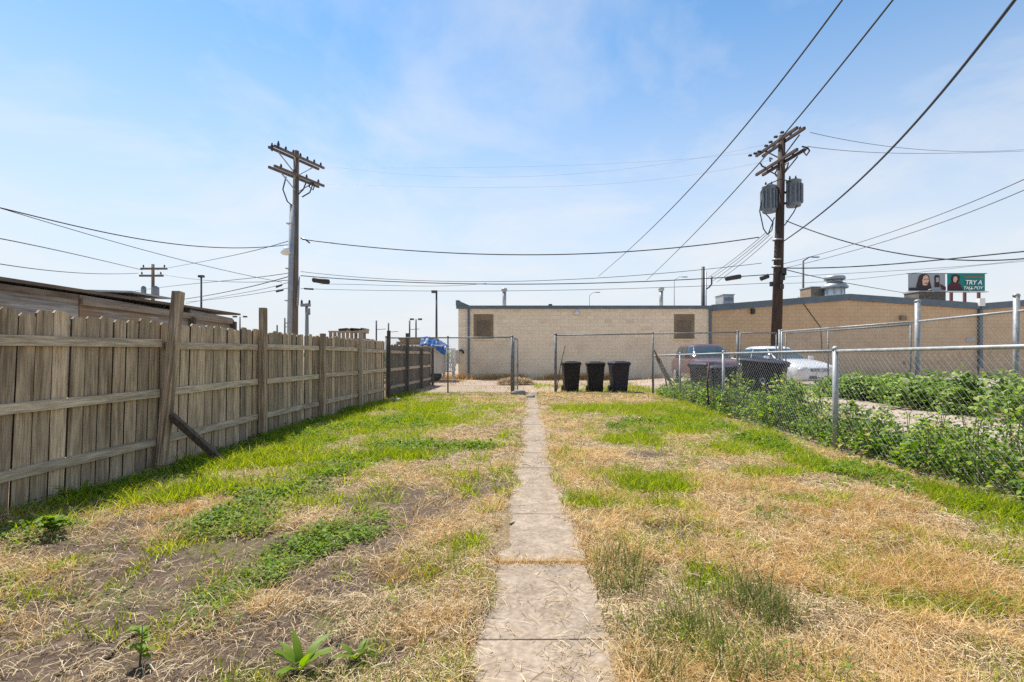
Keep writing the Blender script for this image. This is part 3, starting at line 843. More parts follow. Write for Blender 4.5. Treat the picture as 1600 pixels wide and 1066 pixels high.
# ================================================================== SHED BEHIND THE TIMBER FENCE
SX = lambda y: 0.0375 * y - 6.5
shed = thing('shed', 'low weathered plywood shed with flat overhanging roof behind the board fence', 'shed', (SX(8), 8, 0))
def sp(y, z, n=0.0): return Vector((SX(y) + n, y, z))
segs = [(2.2, 7.35, 'ply'), (7.37, 9.75, 'ply'), (9.77, 11.15, 'ply')]
for a, b, mt in segs:
    MB().prism([sp(a, 0), sp(b, 0), sp(b, 2.10), sp(a, 2.17)], (-0.03, 0, 0)).build('plywood_panel', M[mt], shed, world=True)
MB().box((SX(7) - 1.6, 6.7, 1.0), (3.0, 8.8, 2.0)).build('body', M['dkwood'], shed, world=True)
MB().prism([sp(2.1, 2.23, 0.06), sp(11.35, 2.18, 0.06), sp(11.35, 2.22, 0.06), sp(2.1, 2.28, 0.06)], (-3.9, 0, 0.1)).build('roof', M['roofing'], shed, world=True)
MB().bar(sp(7.36, 2.07, 0.04), sp(11.1, 2.02, 0.04), 0.04, 0.10).build('batten', M['shedtrim'], shed, world=True)
MB().bar(sp(2.2, 2.16, 0.03), sp(7.3, 2.13, 0.03), 0.03, 0.07).build('batten', M['roofing'], shed, world=True)
for yy in (9.75, 11.1):
    MB().box(sp(yy, 1.0, 0.05), (0.09, 0.09, 2.05)).build('stud', M['dkwood'], shed, world=True)
MB().prism([sp(8.2, 2.30, 0.10), sp(9.1, 2.29, 0.10), sp(9.1, 2.32, 0.10), sp(8.2, 2.33, 0.10)], (-1.5, 0, 0.04)).build('loose_roof_sheet', M['metalgrey'], shed, world=True)

# ================================================================== CARTS
def cart(name, label, loc, rz, mt, group, tilt=0.0, lid_open=False, H=1.08, W=0.62, D=0.72, logo=False):
    root = thing(name, label, 'wheeled bin', loc, rz, group)
    root.rotation_euler = (0, tilt, rz)
    def ring(w_, d_, z, yo=0):
        r_ = 0.05; pts = []
        for sx, sy, a0 in ((1, 1, 0), (-1, 1, 90), (-1, -1, 180), (1, -1, 270)):
            for k in range(4):
                t = R(a0 + 30 * k)
                pts.append(Vector((sx * (w_ / 2 - r_) + r_ * math.cos(t), yo + sy * (d_ / 2 - r_) + r_ * math.sin(t), z)))
        return pts
    hb = H - 0.10
    MB().loft([ring(W * 0.76, D * 0.70, 0.03, 0.03), ring(W * 0.80, D * 0.74, 0.20, 0.02), ring(W * 0.93, D * 0.92, hb - 0.07), ring(W * 0.95, D * 0.94, hb - 0.06), ring(W * 1.0, D * 0.99, hb - 0.05), ring(W * 1.0, D * 0.99, hb)]).build('body', M[mt], root)
    lid = MB().loft([ring(W * 1.05, D * 1.06, hb + 0.004, -0.01), ring(W * 1.05, D * 1.06, hb + 0.03, -0.01), ring(W * 0.92, D * 0.92, hb + 0.075, -0.01), ring(W * 0.6, D * 0.6, hb + 0.095, -0.01)]).build('lid', M[mt], root)
    MB().box((0, -0.02, hb + 0.092), (W * 0.5, D * 0.62, 0.02)).build('lid_panel', M[mt], lid)
    MB().tube([(-W * 0.4, D * 0.53, hb - 0.03), (-W * 0.4, D * 0.60, hb - 0.01), (W * 0.4, D * 0.60, hb - 0.01), (W * 0.4, D * 0.53, hb - 0.03)], 0.014, 8).build('handle', M[mt], root)
    for s in (-1, 1):
        wv = MB(); wv.lathe([(0.06, -0.03), (0.115, -0.028), (0.125, 0), (0.115, 0.028), (0.06, 0.03)], n=18, M=Matrix.Rotation(R(90), 3, 'Y'))
        o = wv.build('wheel', M['tyre'], root); o.location = (s * (W * 0.44), D * 0.36, 0.125)
    if logo:
        # ring mark and pale stamps on the front face
        yf = -D * 0.425
        lg = MB()
        nn = 20
        for k in range(nn):
            t0_, t1_ = 2 * math.pi * k / nn, 2 * math.pi * (k + 0.8) / nn
            if k % 7 == 6: continue
            lg.add([(0.03 * math.cos(t0_), 0, 0.03 * math.sin(t0_)), (0.066 * math.cos(t0_), 0, 0.066 * math.sin(t0_)), (0.066 * math.cos(t1_), 0, 0.066 * math.sin(t1_)), (0.03 * math.cos(t1_), 0, 0.03 * math.sin(t1_))], [(0, 1, 2, 3)])
        o = lg.build('recycling_mark', M['cartlab'], root); o.location = (0.05, yf - 0.018, 0.68); o.rotation_euler = (0.085, 0, 0)
    else:
        pass
    return root
for px, lb in ((892, 'black wheeled bin nearest the gate post, first of three'), (930, 'black wheeled bin in the middle of the row of three'), (967, 'purple-black wheeled bin, last of the row of three')):
    x = (px - CX) / F * 17.95
    cart('wheeled_bin', lb, (x, 17.95, h1(x, 17.95) + 0.005), {892: 0.03, 930: -0.05, 967: 0.12}[px], 'cartp' if px == 967 else 'cart', 'bins behind the tall wire fence', H=1.09)
def lotpt(px, Y): x = (px - CX) / F * Y; return (x, Y, h1(x, Y))
cart('wheeled_bin', 'dark bin half hidden behind two others beside the maroon car', lotpt(1103, 13.6), 0.35, 'cartp', 'bins beside the low wire fence', H=1.12)
cart('wheeled_bin', 'dark bin in the weeds between two others by the low fence', lotpt(1131, 12.6), -0.25, 'cartp', 'bins beside the low wire fence', tilt=-0.05, H=1.08)
cart('wheeled_bin', 'large tilted purple-black bin with a pale round mark in the weeds', lotpt(1188, 12.0), -0.62, 'cartp', 'bins beside the low wire fence', tilt=0.10, H=1.17, W=0.92, D=0.96, logo=True)

# ================================================================== CARS
def supere(t, hw, hl, n):
    c, s = math.cos(t), math.sin(t)
    return math.copysign(abs(c) ** (2 / n), c) * hw, math.copysign(abs(s) ** (2 / n), s) * hl
def car(name, label, loc, rz, paint, st, cab, H, wheels, grille):
    root = thing(name, label, 'car', loc, rz)
    rings = []
    for (yy, w_, zl, zb, zt) in st:
        half = [(w_ * 0.86, zl), (w_ * 0.97, zl + 0.10), (w_, (zl + zb) / 2), (w_ * 0.975, zb), (w_ * 0.86, zt - 0.015), (w_ * 0.45, zt + 0.012), (0, zt + 0.018)]
        ring = [Vector((x, yy, z)) for x, z in half] + [Vector((-x, yy, z)) for x, z in half[-2::-1]]
        rings.append(ring)
    body = MB().loft(rings).build('body', M[paint], root, subsurf=2)
    # cabin: stacked superellipse rings
    (zb_, hw0, yf0, yr0), (zt_, hw1, yf1, yr1) = cab
    def S(t, u, push=0.0):
        e = u ** 1.0
        bulge = 0.045 * math.sin(math.pi * u)
        hw = hw0 + (hw1 - hw0) * e + bulge + push
        yf = yf0 + (yf1 - yf0) * e - bulge * 1.2 - push; yr = yr0 + (yr1 - yr0) * e + bulge + push
        x, y_ = supere(t, hw, (yr - yf) / 2, 5.0)
        return Vector((x, (yf + yr) / 2 + y_, zb_ + (zt_ - zb_) * u))
    nseg = 40
    rg = [[S(2 * math.pi * k / nseg, u) for k in range(nseg)] for u in (0, 0.25, 0.5, 0.75, 1.0)]
    def roof(scale, z): return [Vector((q.x * scale, (q.y - (yf1 + yr1) / 2) * scale + (yf1 + yr1) / 2, z)) for q in rg[-1]]
    rg += [roof(0.93, zt_ + 0.03), roof(0.6, zt_ + 0.055), roof(0.2, zt_ + 0.06)]
    MB().loft(rg).build('cabin', M[paint], root)
    def pane(nm, ths, u0=0.10, u1=0.90):
        g = MB(); n_ = len(ths) - 1; m2 = 5
        pts = [[S(ths[i], u0 + (u1 - u0) * j / m2, 0.006) for i in range(n_ + 1)] for j in range(m2 + 1)]
        vs = [p for row in pts for p in row]
        g.add(vs, [(j * (n_ + 1) + i, j * (n_ + 1) + i + 1, (j + 1) * (n_ + 1) + i + 1, (j + 1) * (n_ + 1) + i) for j in range(m2) for i in range(n_)], True)
        return g.build(nm, M['glass'], root)
    d2 = R(270)
    # corner angle of the superellipse is near 45 degrees; panes stop short of it for the pillars
    sv = lambda v: math.copysign(math.asin(min(1, abs(v)) ** 2.5), v)
    vr = lambda a_, b_: [a_ + (b_ - a_) * i / 12 for i in range(13)]
    pane('windscreen', [R(270) + sv(v) for v in vr(-0.88, 0.88)])
    pane('rear_window', [R(90) + sv(v) for v in vr(-0.84, 0.84)], 0.2, 0.85)
    for s in (-1, 1):
        f_ = (lambda v: R(180) + sv(v)) if s < 0 else (lambda v: -sv(v))
        pane('side_window', [f_(v) for v in vr(0.06, 0.86)], 0.12, 0.88)
        pane('side_window', [f_(v) for v in vr(-0.80, 0.02)], 0.12, 0.88)
    yF = st[0][0]; wF = st[1][1]
    for s in (-1, 1):
        e = MB(); 
        e.lathe([(0.02, -0.10), (0.12, -0.06), (0.15, 0), (0.12, 0.06), (0.02, 0.10)], n=14)
        o = e.build('headlight', M['lamp'], root); o.location = (s * wF * 0.80, st[1][0] + 0.05, st[1][3] + 0.0)
        o.scale = (1.25, 0.9, 0.75); o.rotation_euler = (0, s * 0.25, 0)
        o = MB().lathe([(0.02, -0.08), (0.06, -0.04), (0.07, 0.02), (0.03, 0.05)], n=12).build('fog_lamp', M['black'], root)
        o.location = (s * wF * 0.72, st[0][0] + 0.10, st[0][2] + 0.06); o.rotation_euler = (R(90), 0, 0)
        mr = MB().loft([[Vector((s * (hw0 + 0.02 + a), yf0 + 0.32 + b, zb_ + 0.02 + c_)) for b, c_ in ((-0.05, 0), (0.05, 0), (0.05, 0.13), (-0.05, 0.13))] for a in (0.0, 0.2)], sm=False).build('mirror', M[paint], root, bevel=0.03)
    gy_ = st[0][0] - 0.012
    gr = MB().box((0, gy_ + 0.03, grille[1]), (grille[0], 0.08, grille[2])).build('grille', M['black'], root, bevel=0.02)
    for k in range(3):
        MB().box((0, gy_ - 0.012, grille[1] - grille[2] * 0.3 + k * grille[2] * 0.3), (grille[0] * 0.94, 0.02, 0.014)).build('bar', M['rim'], gr)
    MB().lathe([(0.055, -0.01), (0.055, 0.012), (0.04, 0.018)], (0, gy_ - 0.02, grille[1]), 14, Matrix.Rotation(R(90), 3, 'X')).build('badge', M['rim'], gr)
    MB().box((0, gy_ + 0.06, st[0][2] + 0.02), (wF * 1.1, 0.12, 0.11)).build('air_intake', M['black'], root, bevel=0.02)
    MB().box((0, gy_ - 0.0, grille[1] - grille[2] * 0.5 - 0.12), (0.31, 0.02, 0.15)).build('number_plate', M['white'], root)
    for yy in wheels[:2]:
        for s in (-1, 1):
            rr = wheels[2]
            Ry = Matrix.Rotation(R(90), 3, 'Y')
            t_ = MB().lathe([(rr * 0.62, -0.10), (rr * 0.93, -0.10), (rr, -0.06), (rr, 0.06), (rr * 0.93, 0.10), (rr * 0.62, 0.10)], n=28, M=Ry).build('wheel', M['tyre'], root)
            t_.location = (s * (wheels[3] - 0.085), yy, rr)
            MB().lathe([(rr * 0.15, -0.106), (rr * 0.60, -0.104), (rr * 0.62, 0), (rr * 0.60, 0.104), (rr * 0.15, 0.106)], n=20, M=Ry).build('rim', M['rim'], t_)
    return root
sedan_st = [(-2.42, 0.50, 0.32, 0.55, 0.62), (-2.33, 0.74, 0.21, 0.64, 0.71), (-2.05, 0.86, 0.18, 0.72, 0.83), (-1.45, 0.90, 0.18, 0.81, 0.95), (-0.85, 0.90, 0.18, 0.88, 0.99),
            (0.2, 0.90, 0.18, 0.91, 1.0), (1.2, 0.90, 0.19, 0.93, 1.02), (1.8, 0.89, 0.20, 0.93, 1.05), (2.25, 0.85, 0.24, 0.88, 1.0), (2.40, 0.74, 0.32, 0.78, 0.88)]
wc = lotpt(1268, 20.2)
car('parked_car', 'white sedan parked nose towards the yard behind the closed gate', (10.35, 20.2, 0.18), R(9), 'carwhite', sedan_st,
    ((0.94, 0.81, -1.15, 1.85), (1.42, 0.60, -0.22, 1.05)), 1.45, (-1.45, 1.35, 0.33, 0.90), (0.72, 0.60, 0.11))
suv_st = [(-2.20, 0.62, 0.34, 0.70, 0.78), (-2.12, 0.80, 0.26, 0.82, 0.90), (-1.85, 0.88, 0.24, 0.92, 1.0), (-1.3, 0.90, 0.24, 0.98, 1.06), (-0.8, 0.90, 0.24, 1.02, 1.10),
          (0.4, 0.90, 0.24, 1.04, 1.1), (1.5, 0.90, 0.24, 1.05, 1.1), (2.0, 0.89, 0.26, 1.05, 1.1), (2.2, 0.84, 0.34, 0.98, 1.06)]
car('parked_car', 'faded maroon sport utility car parked by the cream building', (7.86, 20.75, 0.10), R(-3), 'carmaroon', suv_st,
    ((1.05, 0.82, -1.0, 2.12), (1.60, 0.64, -0.15, 1.85)), 1.68, (-1.35, 1.3, 0.36, 0.90), (0.9, 0.74, 0.18))
# ================================================================== UTILITY POLES
def insulator(c, h=0.16, r=0.06):
    return MB().lathe([(r * 0.5, 0), (r, h * 0.25), (r * 0.6, h * 0.4), (r * 0.95, h * 0.6), (r * 0.5, h * 0.8), (r * 0.45, h)], c, 10)

def arm_pair(root, A, B, offs, mt, n_ins=4, sz=0.11, gap=0.16, ends=True):
    A = Vector(A); B = Vector(B); d = (B - A).normalized(); s = Vector((d.y, -d.x, 0))
    for o_ in offs:
        m_ = MB().bar(A + s * o_, B + s * o_, sz, sz * 1.15).build('crossarm', M[mt], root, world=True)
    for k in range(n_ins):
        t = (k + 0.5) / n_ins
        c = A.lerp(B, t) + s * offs[0]; c.z += sz * 0.55
        insulator(c).build('insulator', M['porc'], root, world=True)

# --- grey pole with riser, over the board fence
LP0, LP1 = P(459, 555, 24), P(463, 236, 24)
lp = thing('utility_pole', 'grey wooden utility pole with conduit riser behind the board fence', 'utility pole', (LP0.x, 24, 0))
MB().tube([(LP0.x, 24, -0.1), ((LP0.x + LP1.x) / 2, 24, LP1.z / 2), (LP1.x, 24, LP1.z)], [0.175, 0.155, 0.125], 14).build('pole', M['polegrey'], lp, world=True)
q0, q1 = P(451.5, 545, 23.85), P(456.5, 320, 23.85)
rs = MB().tube([(q0.x, 23.85, 0.02), tuple(q1)], 0.125, 12).build('riser', M['conduit'], lp, world=True)
for py in (350, 420, 470, 505):
    c = P(455 - (py - 320) * 0.02, py, 23.83); MB().box(c, (0.32, 0.30, 0.04)).build('strap', M['metalgrey'], rs, world=True)
zA = LP1.z - 0.36
arm_pair(lp, (-10.62, 22.6, zA), (-9.42, 25.3, zA), (0.17, -0.17), 'polegrey', 7, 0.09)
zB = zA - 0.88
arm_pair(lp, (-10.62, 22.6, zB), (-9.42, 25.3, zB), (0.17, -0.17), 'polegrey', 4, 0.09)
for sgn in (-1, 1):
    MB().bar((LP1.x + sgn * 0.42, 24 + sgn * 0.95, zA - 0.06), (LP1.x, 24 + sgn * 0.12, zA - 0.75), 0.03, 0.05).build('arm_brace', M['metalgrey'], lp, world=True)
    MB().bar((LP1.x + sgn * 0.36, 24 + sgn * 0.8, zB - 0.06), (LP1.x, 24 + sgn * 0.12, zB - 0.65), 0.03, 0.05).build('arm_brace', M['metalgrey'], lp, world=True)
for k, (pp, pts) in enumerate([('a', [(447, 276), (442, 296), (449, 315), (456, 321)]), ('b', [(489, 287), (484, 301), (472, 308)]), ('c', [(478, 286), (474, 296), (466, 304)])]):
    MB().tube([P(x, y_, 23.7) for x, y_ in pts], 0.03, 6).build('jumper_cable', M['cable'], lp, world=True)
for px, py in ((425, 236), (435, 233)):
    insulator(P(px, py, 22.55), 0.35, 0.07).build('insulator', M['porc'], lp, world=True)
ct = MB().tube([P(486, 284, 24.6), P(492, 289, 24.6), P(489, 297, 24.6), P(483, 292, 24.6), P(486, 284, 24.6)], 0.035, 6).build('fuse_cutout', M['porc'], lp, world=True)
lamp = MB().lathe([(0.06, 0.22), (0.09, 0.12), (0.20, 0.02), (0.22, -0.08), (0.14, -0.16)][::-1], P(446, 393, 23.7), 14).build('yard_lamp', M['white'], lp, world=True)
MB().bar(P(446, 389, 23.7), P(453, 388, 23.8), 0.04, 0.04).build('lamp_bracket', M['metalgrey'], lp, world=True)
MB().tube([P(470, 372, 23.9), P(478, 375, 23.9), P(484, 380, 23.9)], 0.035, 6).build('service_bracket', M['porc'], lp, world=True)
MB().tube([P(468, 432, 23.8), P(466, 460, 23.8), P(465, 478, 23.8)], [0.02, 0.05, 0.05], 6).build('hanging_coupler', M['conduit'], lp, world=True)

# --- dark pole with transformers
RP0, RP1 = P(1211.5, 555, 24), P(1222, 212, 24)
rpole = thing('utility_pole', 'dark creosoted utility pole carrying two grey transformers', 'utility pole', (RP0.x, 24, 0))
MB().tube([(RP0.x - 0.02, 24, -0.1), ((RP0.x + RP1.x) / 2, 24, RP1.z / 2), (RP1.x, 24, RP1.z)], [0.25, 0.21, 0.145], 16).build('pole', M['polewood'], rpole, world=True)
zC = wz(203, 22.7)
arm_pair(rpole, (12.70, 22.5, zC), (12.42, 25.7, zC), (0.17, -0.17), 'polewood', 5, 0.105)
zD = zC - 0.95
arm_pair(rpole, (12.70, 22.5, zD), (12.42, 25.7, zD), (0.17, -0.17), 'polewood', 2, 0.105)
for sgn in (-1, 1):
    MB().bar((RP1.x - sgn * 0.29, 24 + sgn * 0.95, zC - 0.06), (RP1.x - 0.01, 24 + sgn * 0.15, zC - 0.72), 0.03, 0.05).build('arm_brace', M['polewood'], rpole, world=True)
    MB().bar((RP1.x - sgn * 0.26, 24 + sgn * 0.85, zD - 0.06), (RP1.x - 0.02, 24 + sgn * 0.15, zD - 0.62), 0.03, 0.05).build('arm_brace', M['polewood'], rpole, world=True)
for (px, py) in ((1172, 243), (1180, 240), (1186, 237), (1197, 228), (1204, 222), (1222, 207), (1212, 214)):
    c = P(px, py, 25.2 if px < 1200 else 23.7)
    MB().lathe([(0.03, -0.09), (0.07, -0.05), (0.045, 0), (0.07, 0.05), (0.03, 0.09)], c, 8, Matrix.Rotation(R(90), 3, 'Y')).build('insulator', M['porc'], rpole, world=True)
for pts in ([(1253, 229), (1262, 231), (1265, 236), (1260, 243), (1256, 238), (1262, 231)], [(1226, 258), (1232, 254), (1230, 262), (1226, 267)], [(1214, 264), (1211, 272), (1214, 276)], [(1204, 253), (1202, 246), (1207, 249)], [(1188, 255), (1191, 260), (1196, 262)]):
    MB().tube([P(x, y_, 22.8) for x, y_ in pts], 0.035, 6).build('fuse_cutout', M['porc'], rpole, world=True)
def transformer(label_, cx_, cy_, zc, r, h, parent, ang):
    t_ = MB().lathe([(r * 0.92, -h / 2), (r, -h / 2 + 0.05), (r, h / 2 - 0.06), (r * 1.05, h / 2 - 0.05), (r * 1.05, h / 2), (r * 0.7, h / 2 + 0.05)], (cx_, cy_, zc), 22).build('transformer', M['tank'], parent, world=True)
    for k in range(9):
        a = ang + R(-100 + 25 * k)
        x, y_ = cx_ + (r + 0.045) * math.cos(a), cy_ + (r + 0.045) * math.sin(a)
        MB().bar((x, y_, zc - h * 0.38), (x, y_, zc + h * 0.34), 0.05, 0.07, (math.cos(a), math.sin(a), 0)).build('cooling_fin', M['tank'], t_, world=True)
    for a in (0.5, 2.4):
        insulator((cx_ + r * 0.5 * math.cos(a), cy_ + r * 0.5 * math.sin(a), zc + h / 2 + 0.03), 0.24, 0.055).build('bushing', M['porc'], t_, world=True)
    return t_
c1 = P(1202, 312, 24.1); transformer('', c1.x, 24.1, c1.z, 0.31, 1.22, rpole, R(200))
c2 = P(1240, 303, 23.9); transformer('', c2.x, 23.9, c2.z, 0.32, 1.2, rpole, R(-60))
for py in (301, 318):
    c = P(1217, py, 24); MB().box(c, (0.90, 0.16, 0.07)).build('mounting_band', M['black'], rpole, world=True)
for pts in ([(1192, 300), (1187, 330), (1193, 358), (1199, 366)], [(1194, 332), (1202, 340), (1208, 348), (1206, 360), (1200, 366)], [(1247, 318), (1240, 332), (1226, 352), (1215, 358)], [(1190, 298), (1200, 288), (1220, 280), (1236, 284)], [(1210, 340), (1204, 356), (1200, 367)]):
    MB().tube([P(x, y_, 23.65) for x, y_ in pts], 0.025, 6).build('lead_cable', M['cable'], rpole, world=True)
for py in (375, 406, 417):
    c = P(1215 - (py - 375) * 0.03, py, 24); MB().lathe([(0.228, -0.03), (0.228, 0.03)], c, 16).build('pole_band', M['metalgrey'], rpole, world=True)
for px, py, sz in ((1222, 433, 0.17), (1221, 448, 0.13), (1206, 444, 0.12), (1224, 425, 0.18)):
    MB().box(P(px, py, 23.75), (sz * 1.2, 0.16, sz * 1.7)).build('terminal_box', M['black'], rpole, world=True)

# ================================================================== OVERHEAD WIRES
def curve_pts(pp, Y0, Y1, n=28):
    """smooth path through photo points, depth running from Y0 to Y1"""
    px = np.array([q[0] for q in pp], float); py = np.array([q[1] for q in pp], float)
    s = np.concatenate([[0], np.cumsum(np.hypot(np.diff(px), np.diff(py)))]); s /= s[-1]
    t = np.linspace(0, 1, n)
    deg = min(len(pp) - 1, 3)
    fx_ = np.polyfit(s, px, deg); fy_ = np.polyfit(s, py, deg)
    out = []
    for u in t:
        Y = 1.0 / ((1 - u) / Y0 + u / Y1)
        out.append(P(float(np.polyval(fx_, u)), float(np.polyval(fy_, u)), Y))
    return out
def wire(label, pp, Y0, Y1, r, mt='cable', group=None):
    pts = curve_pts(pp, Y0, Y1)
    b = Vector(pts[-1])
    o = MB().tube(pts, r, 5).build('overhead_wire', M[mt])
    return tag(o, label, 'wire', group or 'overhead wires')
wire('thick black cable sagging between the two utility poles', [(472, 374), (500, 378), (640, 391), (840, 399), (1020, 390), (1186, 371)], 24, 24, 0.026)
wire('heavy black cable steeply descending from top edge to dark pole', [(1596, -14), (1540, 62), (1470, 145), (1380, 245), (1290, 330), (1222, 378)], 7, 23.8, 0.026)
wire('black wire crossing the sky in front of the dark pole crossarm', [(1404, -12), (1330, 85), (1240, 190), (1120, 330), (1010, 438)], 9, 48, 0.020)
wire('black wire left of the dark pole running from top edge to roofline', [(1325, -12), (1260, 75), (1150, 215), (1040, 335), (935, 432)], 9, 52, 0.020)
wire('main telephone bundle low between the poles', [(470, 430), (520, 436), (720, 443), (900, 443), (1096, 436), (1150, 433), (1212, 428)], 24, 24, 0.022)
wire('upper thin telephone wire between the poles', [(470, 424), (500, 428), (620, 438), (850, 437), (1040, 428), (1190, 411)], 24, 24, 0.013)
wire('lowest thin wire passing above the cream building', [(470, 451), (700, 455), (900, 453), (1100, 447), (1212, 442)], 24, 24, 0.011)
wire('slack thin wire hanging just under the telephone bundle', [(500, 444), (600, 446), (690, 447), (760, 443)], 23.9, 23.9, 0.009)
wire('black wire from left edge sagging up to the grey pole', [(-10, 322), (60, 340), (200, 370), (330, 386), (400, 388), (450, 382)], 13, 24, 0.018)
wire('thin wire from left edge falling behind the distant pole', [(-10, 322), (80, 350), (200, 383), (320, 416), (440, 441)], 13, 24, 0.011)
wire('black wire from left edge down to distant pole top', [(-10, 371), (60, 385), (150, 405), (222, 422)], 30, 68, 0.035)
wire('wire near left edge almost level towards distant pole', [(-10, 411), (60, 421), (130, 427), (216, 427)], 30, 68, 0.030)
wire('wire climbing from the distant pole to the grey pole', [(246, 422), (300, 412), (370, 398), (450, 377)], 66, 24, 0.020)
wire('wire dipping from the distant pole past the lamp post', [(246, 428), (310, 437), (380, 441), (450, 438)], 66, 24, 0.016)
wire('thin wire rising over the shed towards the grey pole', [(200, 457), (270, 447), (360, 438), (450, 427)], 60, 24, 0.018)
wire('thick black wire rising behind the tall fence posts to the grey pole', [(285, 468), (340, 459), (400, 446), (452, 432)], 40, 24, 0.024)
wire('thin splice wire below the thick one left of the grey pole', [(290, 475), (350, 463), (400, 454), (452, 441)], 44, 24, 0.014)
wire('lowest thin wire left of the grey pole', [(290, 472), (350, 466), (400, 459), (452, 450)], 44, 24, 0.014)
for k, (a, b, lb) in enumerate([((1196, 364), (1106, 434), 'first'), ((1199, 366), (1110, 436), 'second'), ((1203, 367), (1114, 439), 'third'), ((1207, 370), (1120, 441), 'fourth')]):
    wire('%s of four slanting wires between dark pole and roof pole counted from the top' % lb, [a, ((a[0] + b[0]) / 2, (a[1] + b[1]) / 2 + 2.5), b], 23.8, 33, 0.016, 'thin')
wire('black cable from the dark pole dipping to the right', [(1228, 345), (1300, 371), (1390, 394), (1480, 405), (1560, 407), (1612, 403)], 23.8, 17, 0.022)
wire('thick cable rising slowly over the billboard to the right edge', [(1222, 419), (1330, 417), (1450, 408), (1612, 392)], 24, 17, 0.024)
wire('upper of two straight wires climbing to the right edge', [(1222, 413), (1380, 367), (1612, 275)], 24, 11, 0.012, 'thin')
wire('lower of two straight wires climbing to the right edge', [(1222, 420), (1400, 372), (1612, 292)], 24, 11, 0.012, 'thin')
wire('faint high wire leaving the dark pole top to the right', [(1266, 207), (1340, 222), (1440, 234), (1612, 233)], 22.6, 40, 0.014, 'thin')
wire('second faint high wire leaving the dark pole to the right', [(1262, 229), (1340, 237), (1440, 240), (1612, 236)], 22.6, 40, 0.014, 'thin')
wire('black wire sloping from the dark pole down past the roof ventilator', [(1226, 421), (1290, 436), (1360, 449), (1420, 459)], 23.8, 45, 0.022)
wire('thin level wire behind the billboard posts', [(1228, 433), (1330, 427), (1450, 420), (1612, 405)], 24, 27, 0.011, 'thin')
wire('lower thin wire crossing before the billboard', [(1226, 443), (1330, 437), (1450, 424), (1612, 408)], 24, 27, 0.010, 'thin')
wire('highest of the three faint wires between the pole tops', [(505, 263), (640, 262), (780, 262), (920, 257), (1184, 238)], 25, 25, 0.0032, 'thin')
wire('middle of the three faint wires between the pole tops', [(500, 258), (640, 273), (780, 277), (920, 270), (1195, 226)], 24.5, 24.5, 0.0032, 'thin')
wire('lowest of the three faint wires between the pole tops', [(497, 288), (640, 291), (780, 294), (920, 289), (1205, 250)], 25, 24.5, 0.0032, 'thin')
def splice(label, a, b, Y, r):
    pts = [P(*a, Y), P(*b, Y)]
    o = MB().tube([pts[0].lerp(pts[1], t) for t in (0, 0.06, 0.94, 1)], [r * 0.5, r, r, r * 0.5], 10).build('splice_case', M['black'])
    return tag(o, label, 'splice case', 'black splice cases hung on the wires')
splice('long black splice case hung on the cable beside the grey pole', (488, 437), (515, 441), 23.9, 0.125)
splice('long black splice case hung between roof pole and dark pole', (1133, 436), (1158, 432), 23.9, 0.11)
splice('short dark splice case touching the dark pole', (1188, 436), (1201, 431), 23.9, 0.11)
splice('slim upper splice left of the grey pole', (431, 449), (441, 445), 24, 0.045)
splice('slim lower splice left of the grey pole', (431, 456), (443, 453), 24, 0.045)
splice('slim splice on the lowest wire right of the grey pole', (475, 451), (490, 452), 24, 0.045)

# ================================================================== DISTANT POLES AND LAMPS
def far_pole(name, label, px, ptop, Y, r, mt='polegrey', arms=(), boxes=(), cat='utility pole'):
    c = P(px, ptop, Y)
    root = thing(name, label, cat, (c.x, Y, 0))
    MB().tube([(c.x, Y, -0.3), (c.x, Y, c.z)], [r * 1.15, r * 0.85], 10).build('pole', M[mt], root, world=True)
    for (py, a, b) in arms:
        MB().bar(P(a, py, Y - 0.2), P(b, py, Y - 0.2), 0.22, 0.25).build('crossarm', M[mt], root, world=True)
        for t in (0.1, 0.9):
            insulator(P(a + (b - a) * t, py - 2, Y - 0.2), 0.35, 0.12).build('insulator', M['porc'], root, world=True)
    for (bx0, by0, bx1, by1) in boxes:
        p0, p1 = P(bx0, by1, Y), P(bx1, by0, Y)
        MB().lathe([((p1.x - p0.x) / 2, 0), ((p1.x - p0.x) / 2, (p1.z - p0.z) * 0.85), ((p1.x - p0.x) * 0.2, p1.z - p0.z)], ((p0.x + p1.x) / 2, Y - 0.6, p0.z), 14).build('transformer', M['tank'], root, world=True)
    return root
far_pole('utility_pole', 'distant two-arm utility pole with two small transformers over the shed roof', 239, 413, 68, 0.22, 'polegrey', [(420, 220, 261), (431, 218, 255)], [(226, 448, 233, 463), (243, 448, 253, 463)])
far_pole('utility_pole', 'distant short pole with a grey box beside the grey pole', 479.5, 474, 45, 0.17, 'mastg', [(477, 470, 485)], [(484, 482, 489, 493)])
far_pole('utility_pole', 'dark pole with wire brackets standing behind the cream building roof', 1098.5, 417, 34, 0.13, 'mast', [], [])
rb_ = thing('conduit_mast', 'thin grey conduit mast beside the roof pole', 'mast', (P(1103, 470, 33.6).x, 33.6, 0))
MB().tube([(0, 0, 0), (0, 0, P(1103, 424, 33.6).z)], 0.05, 6).build('pipe', M['metalgrey'], rb_)
MB().tube([P(1103, 452, 33.6), P(1108, 449, 33.6), P(1112, 444, 33.6), P(1112, 432, 33.6)], 0.05, 6).build('weatherhead', M['black'], rb_, world=True)
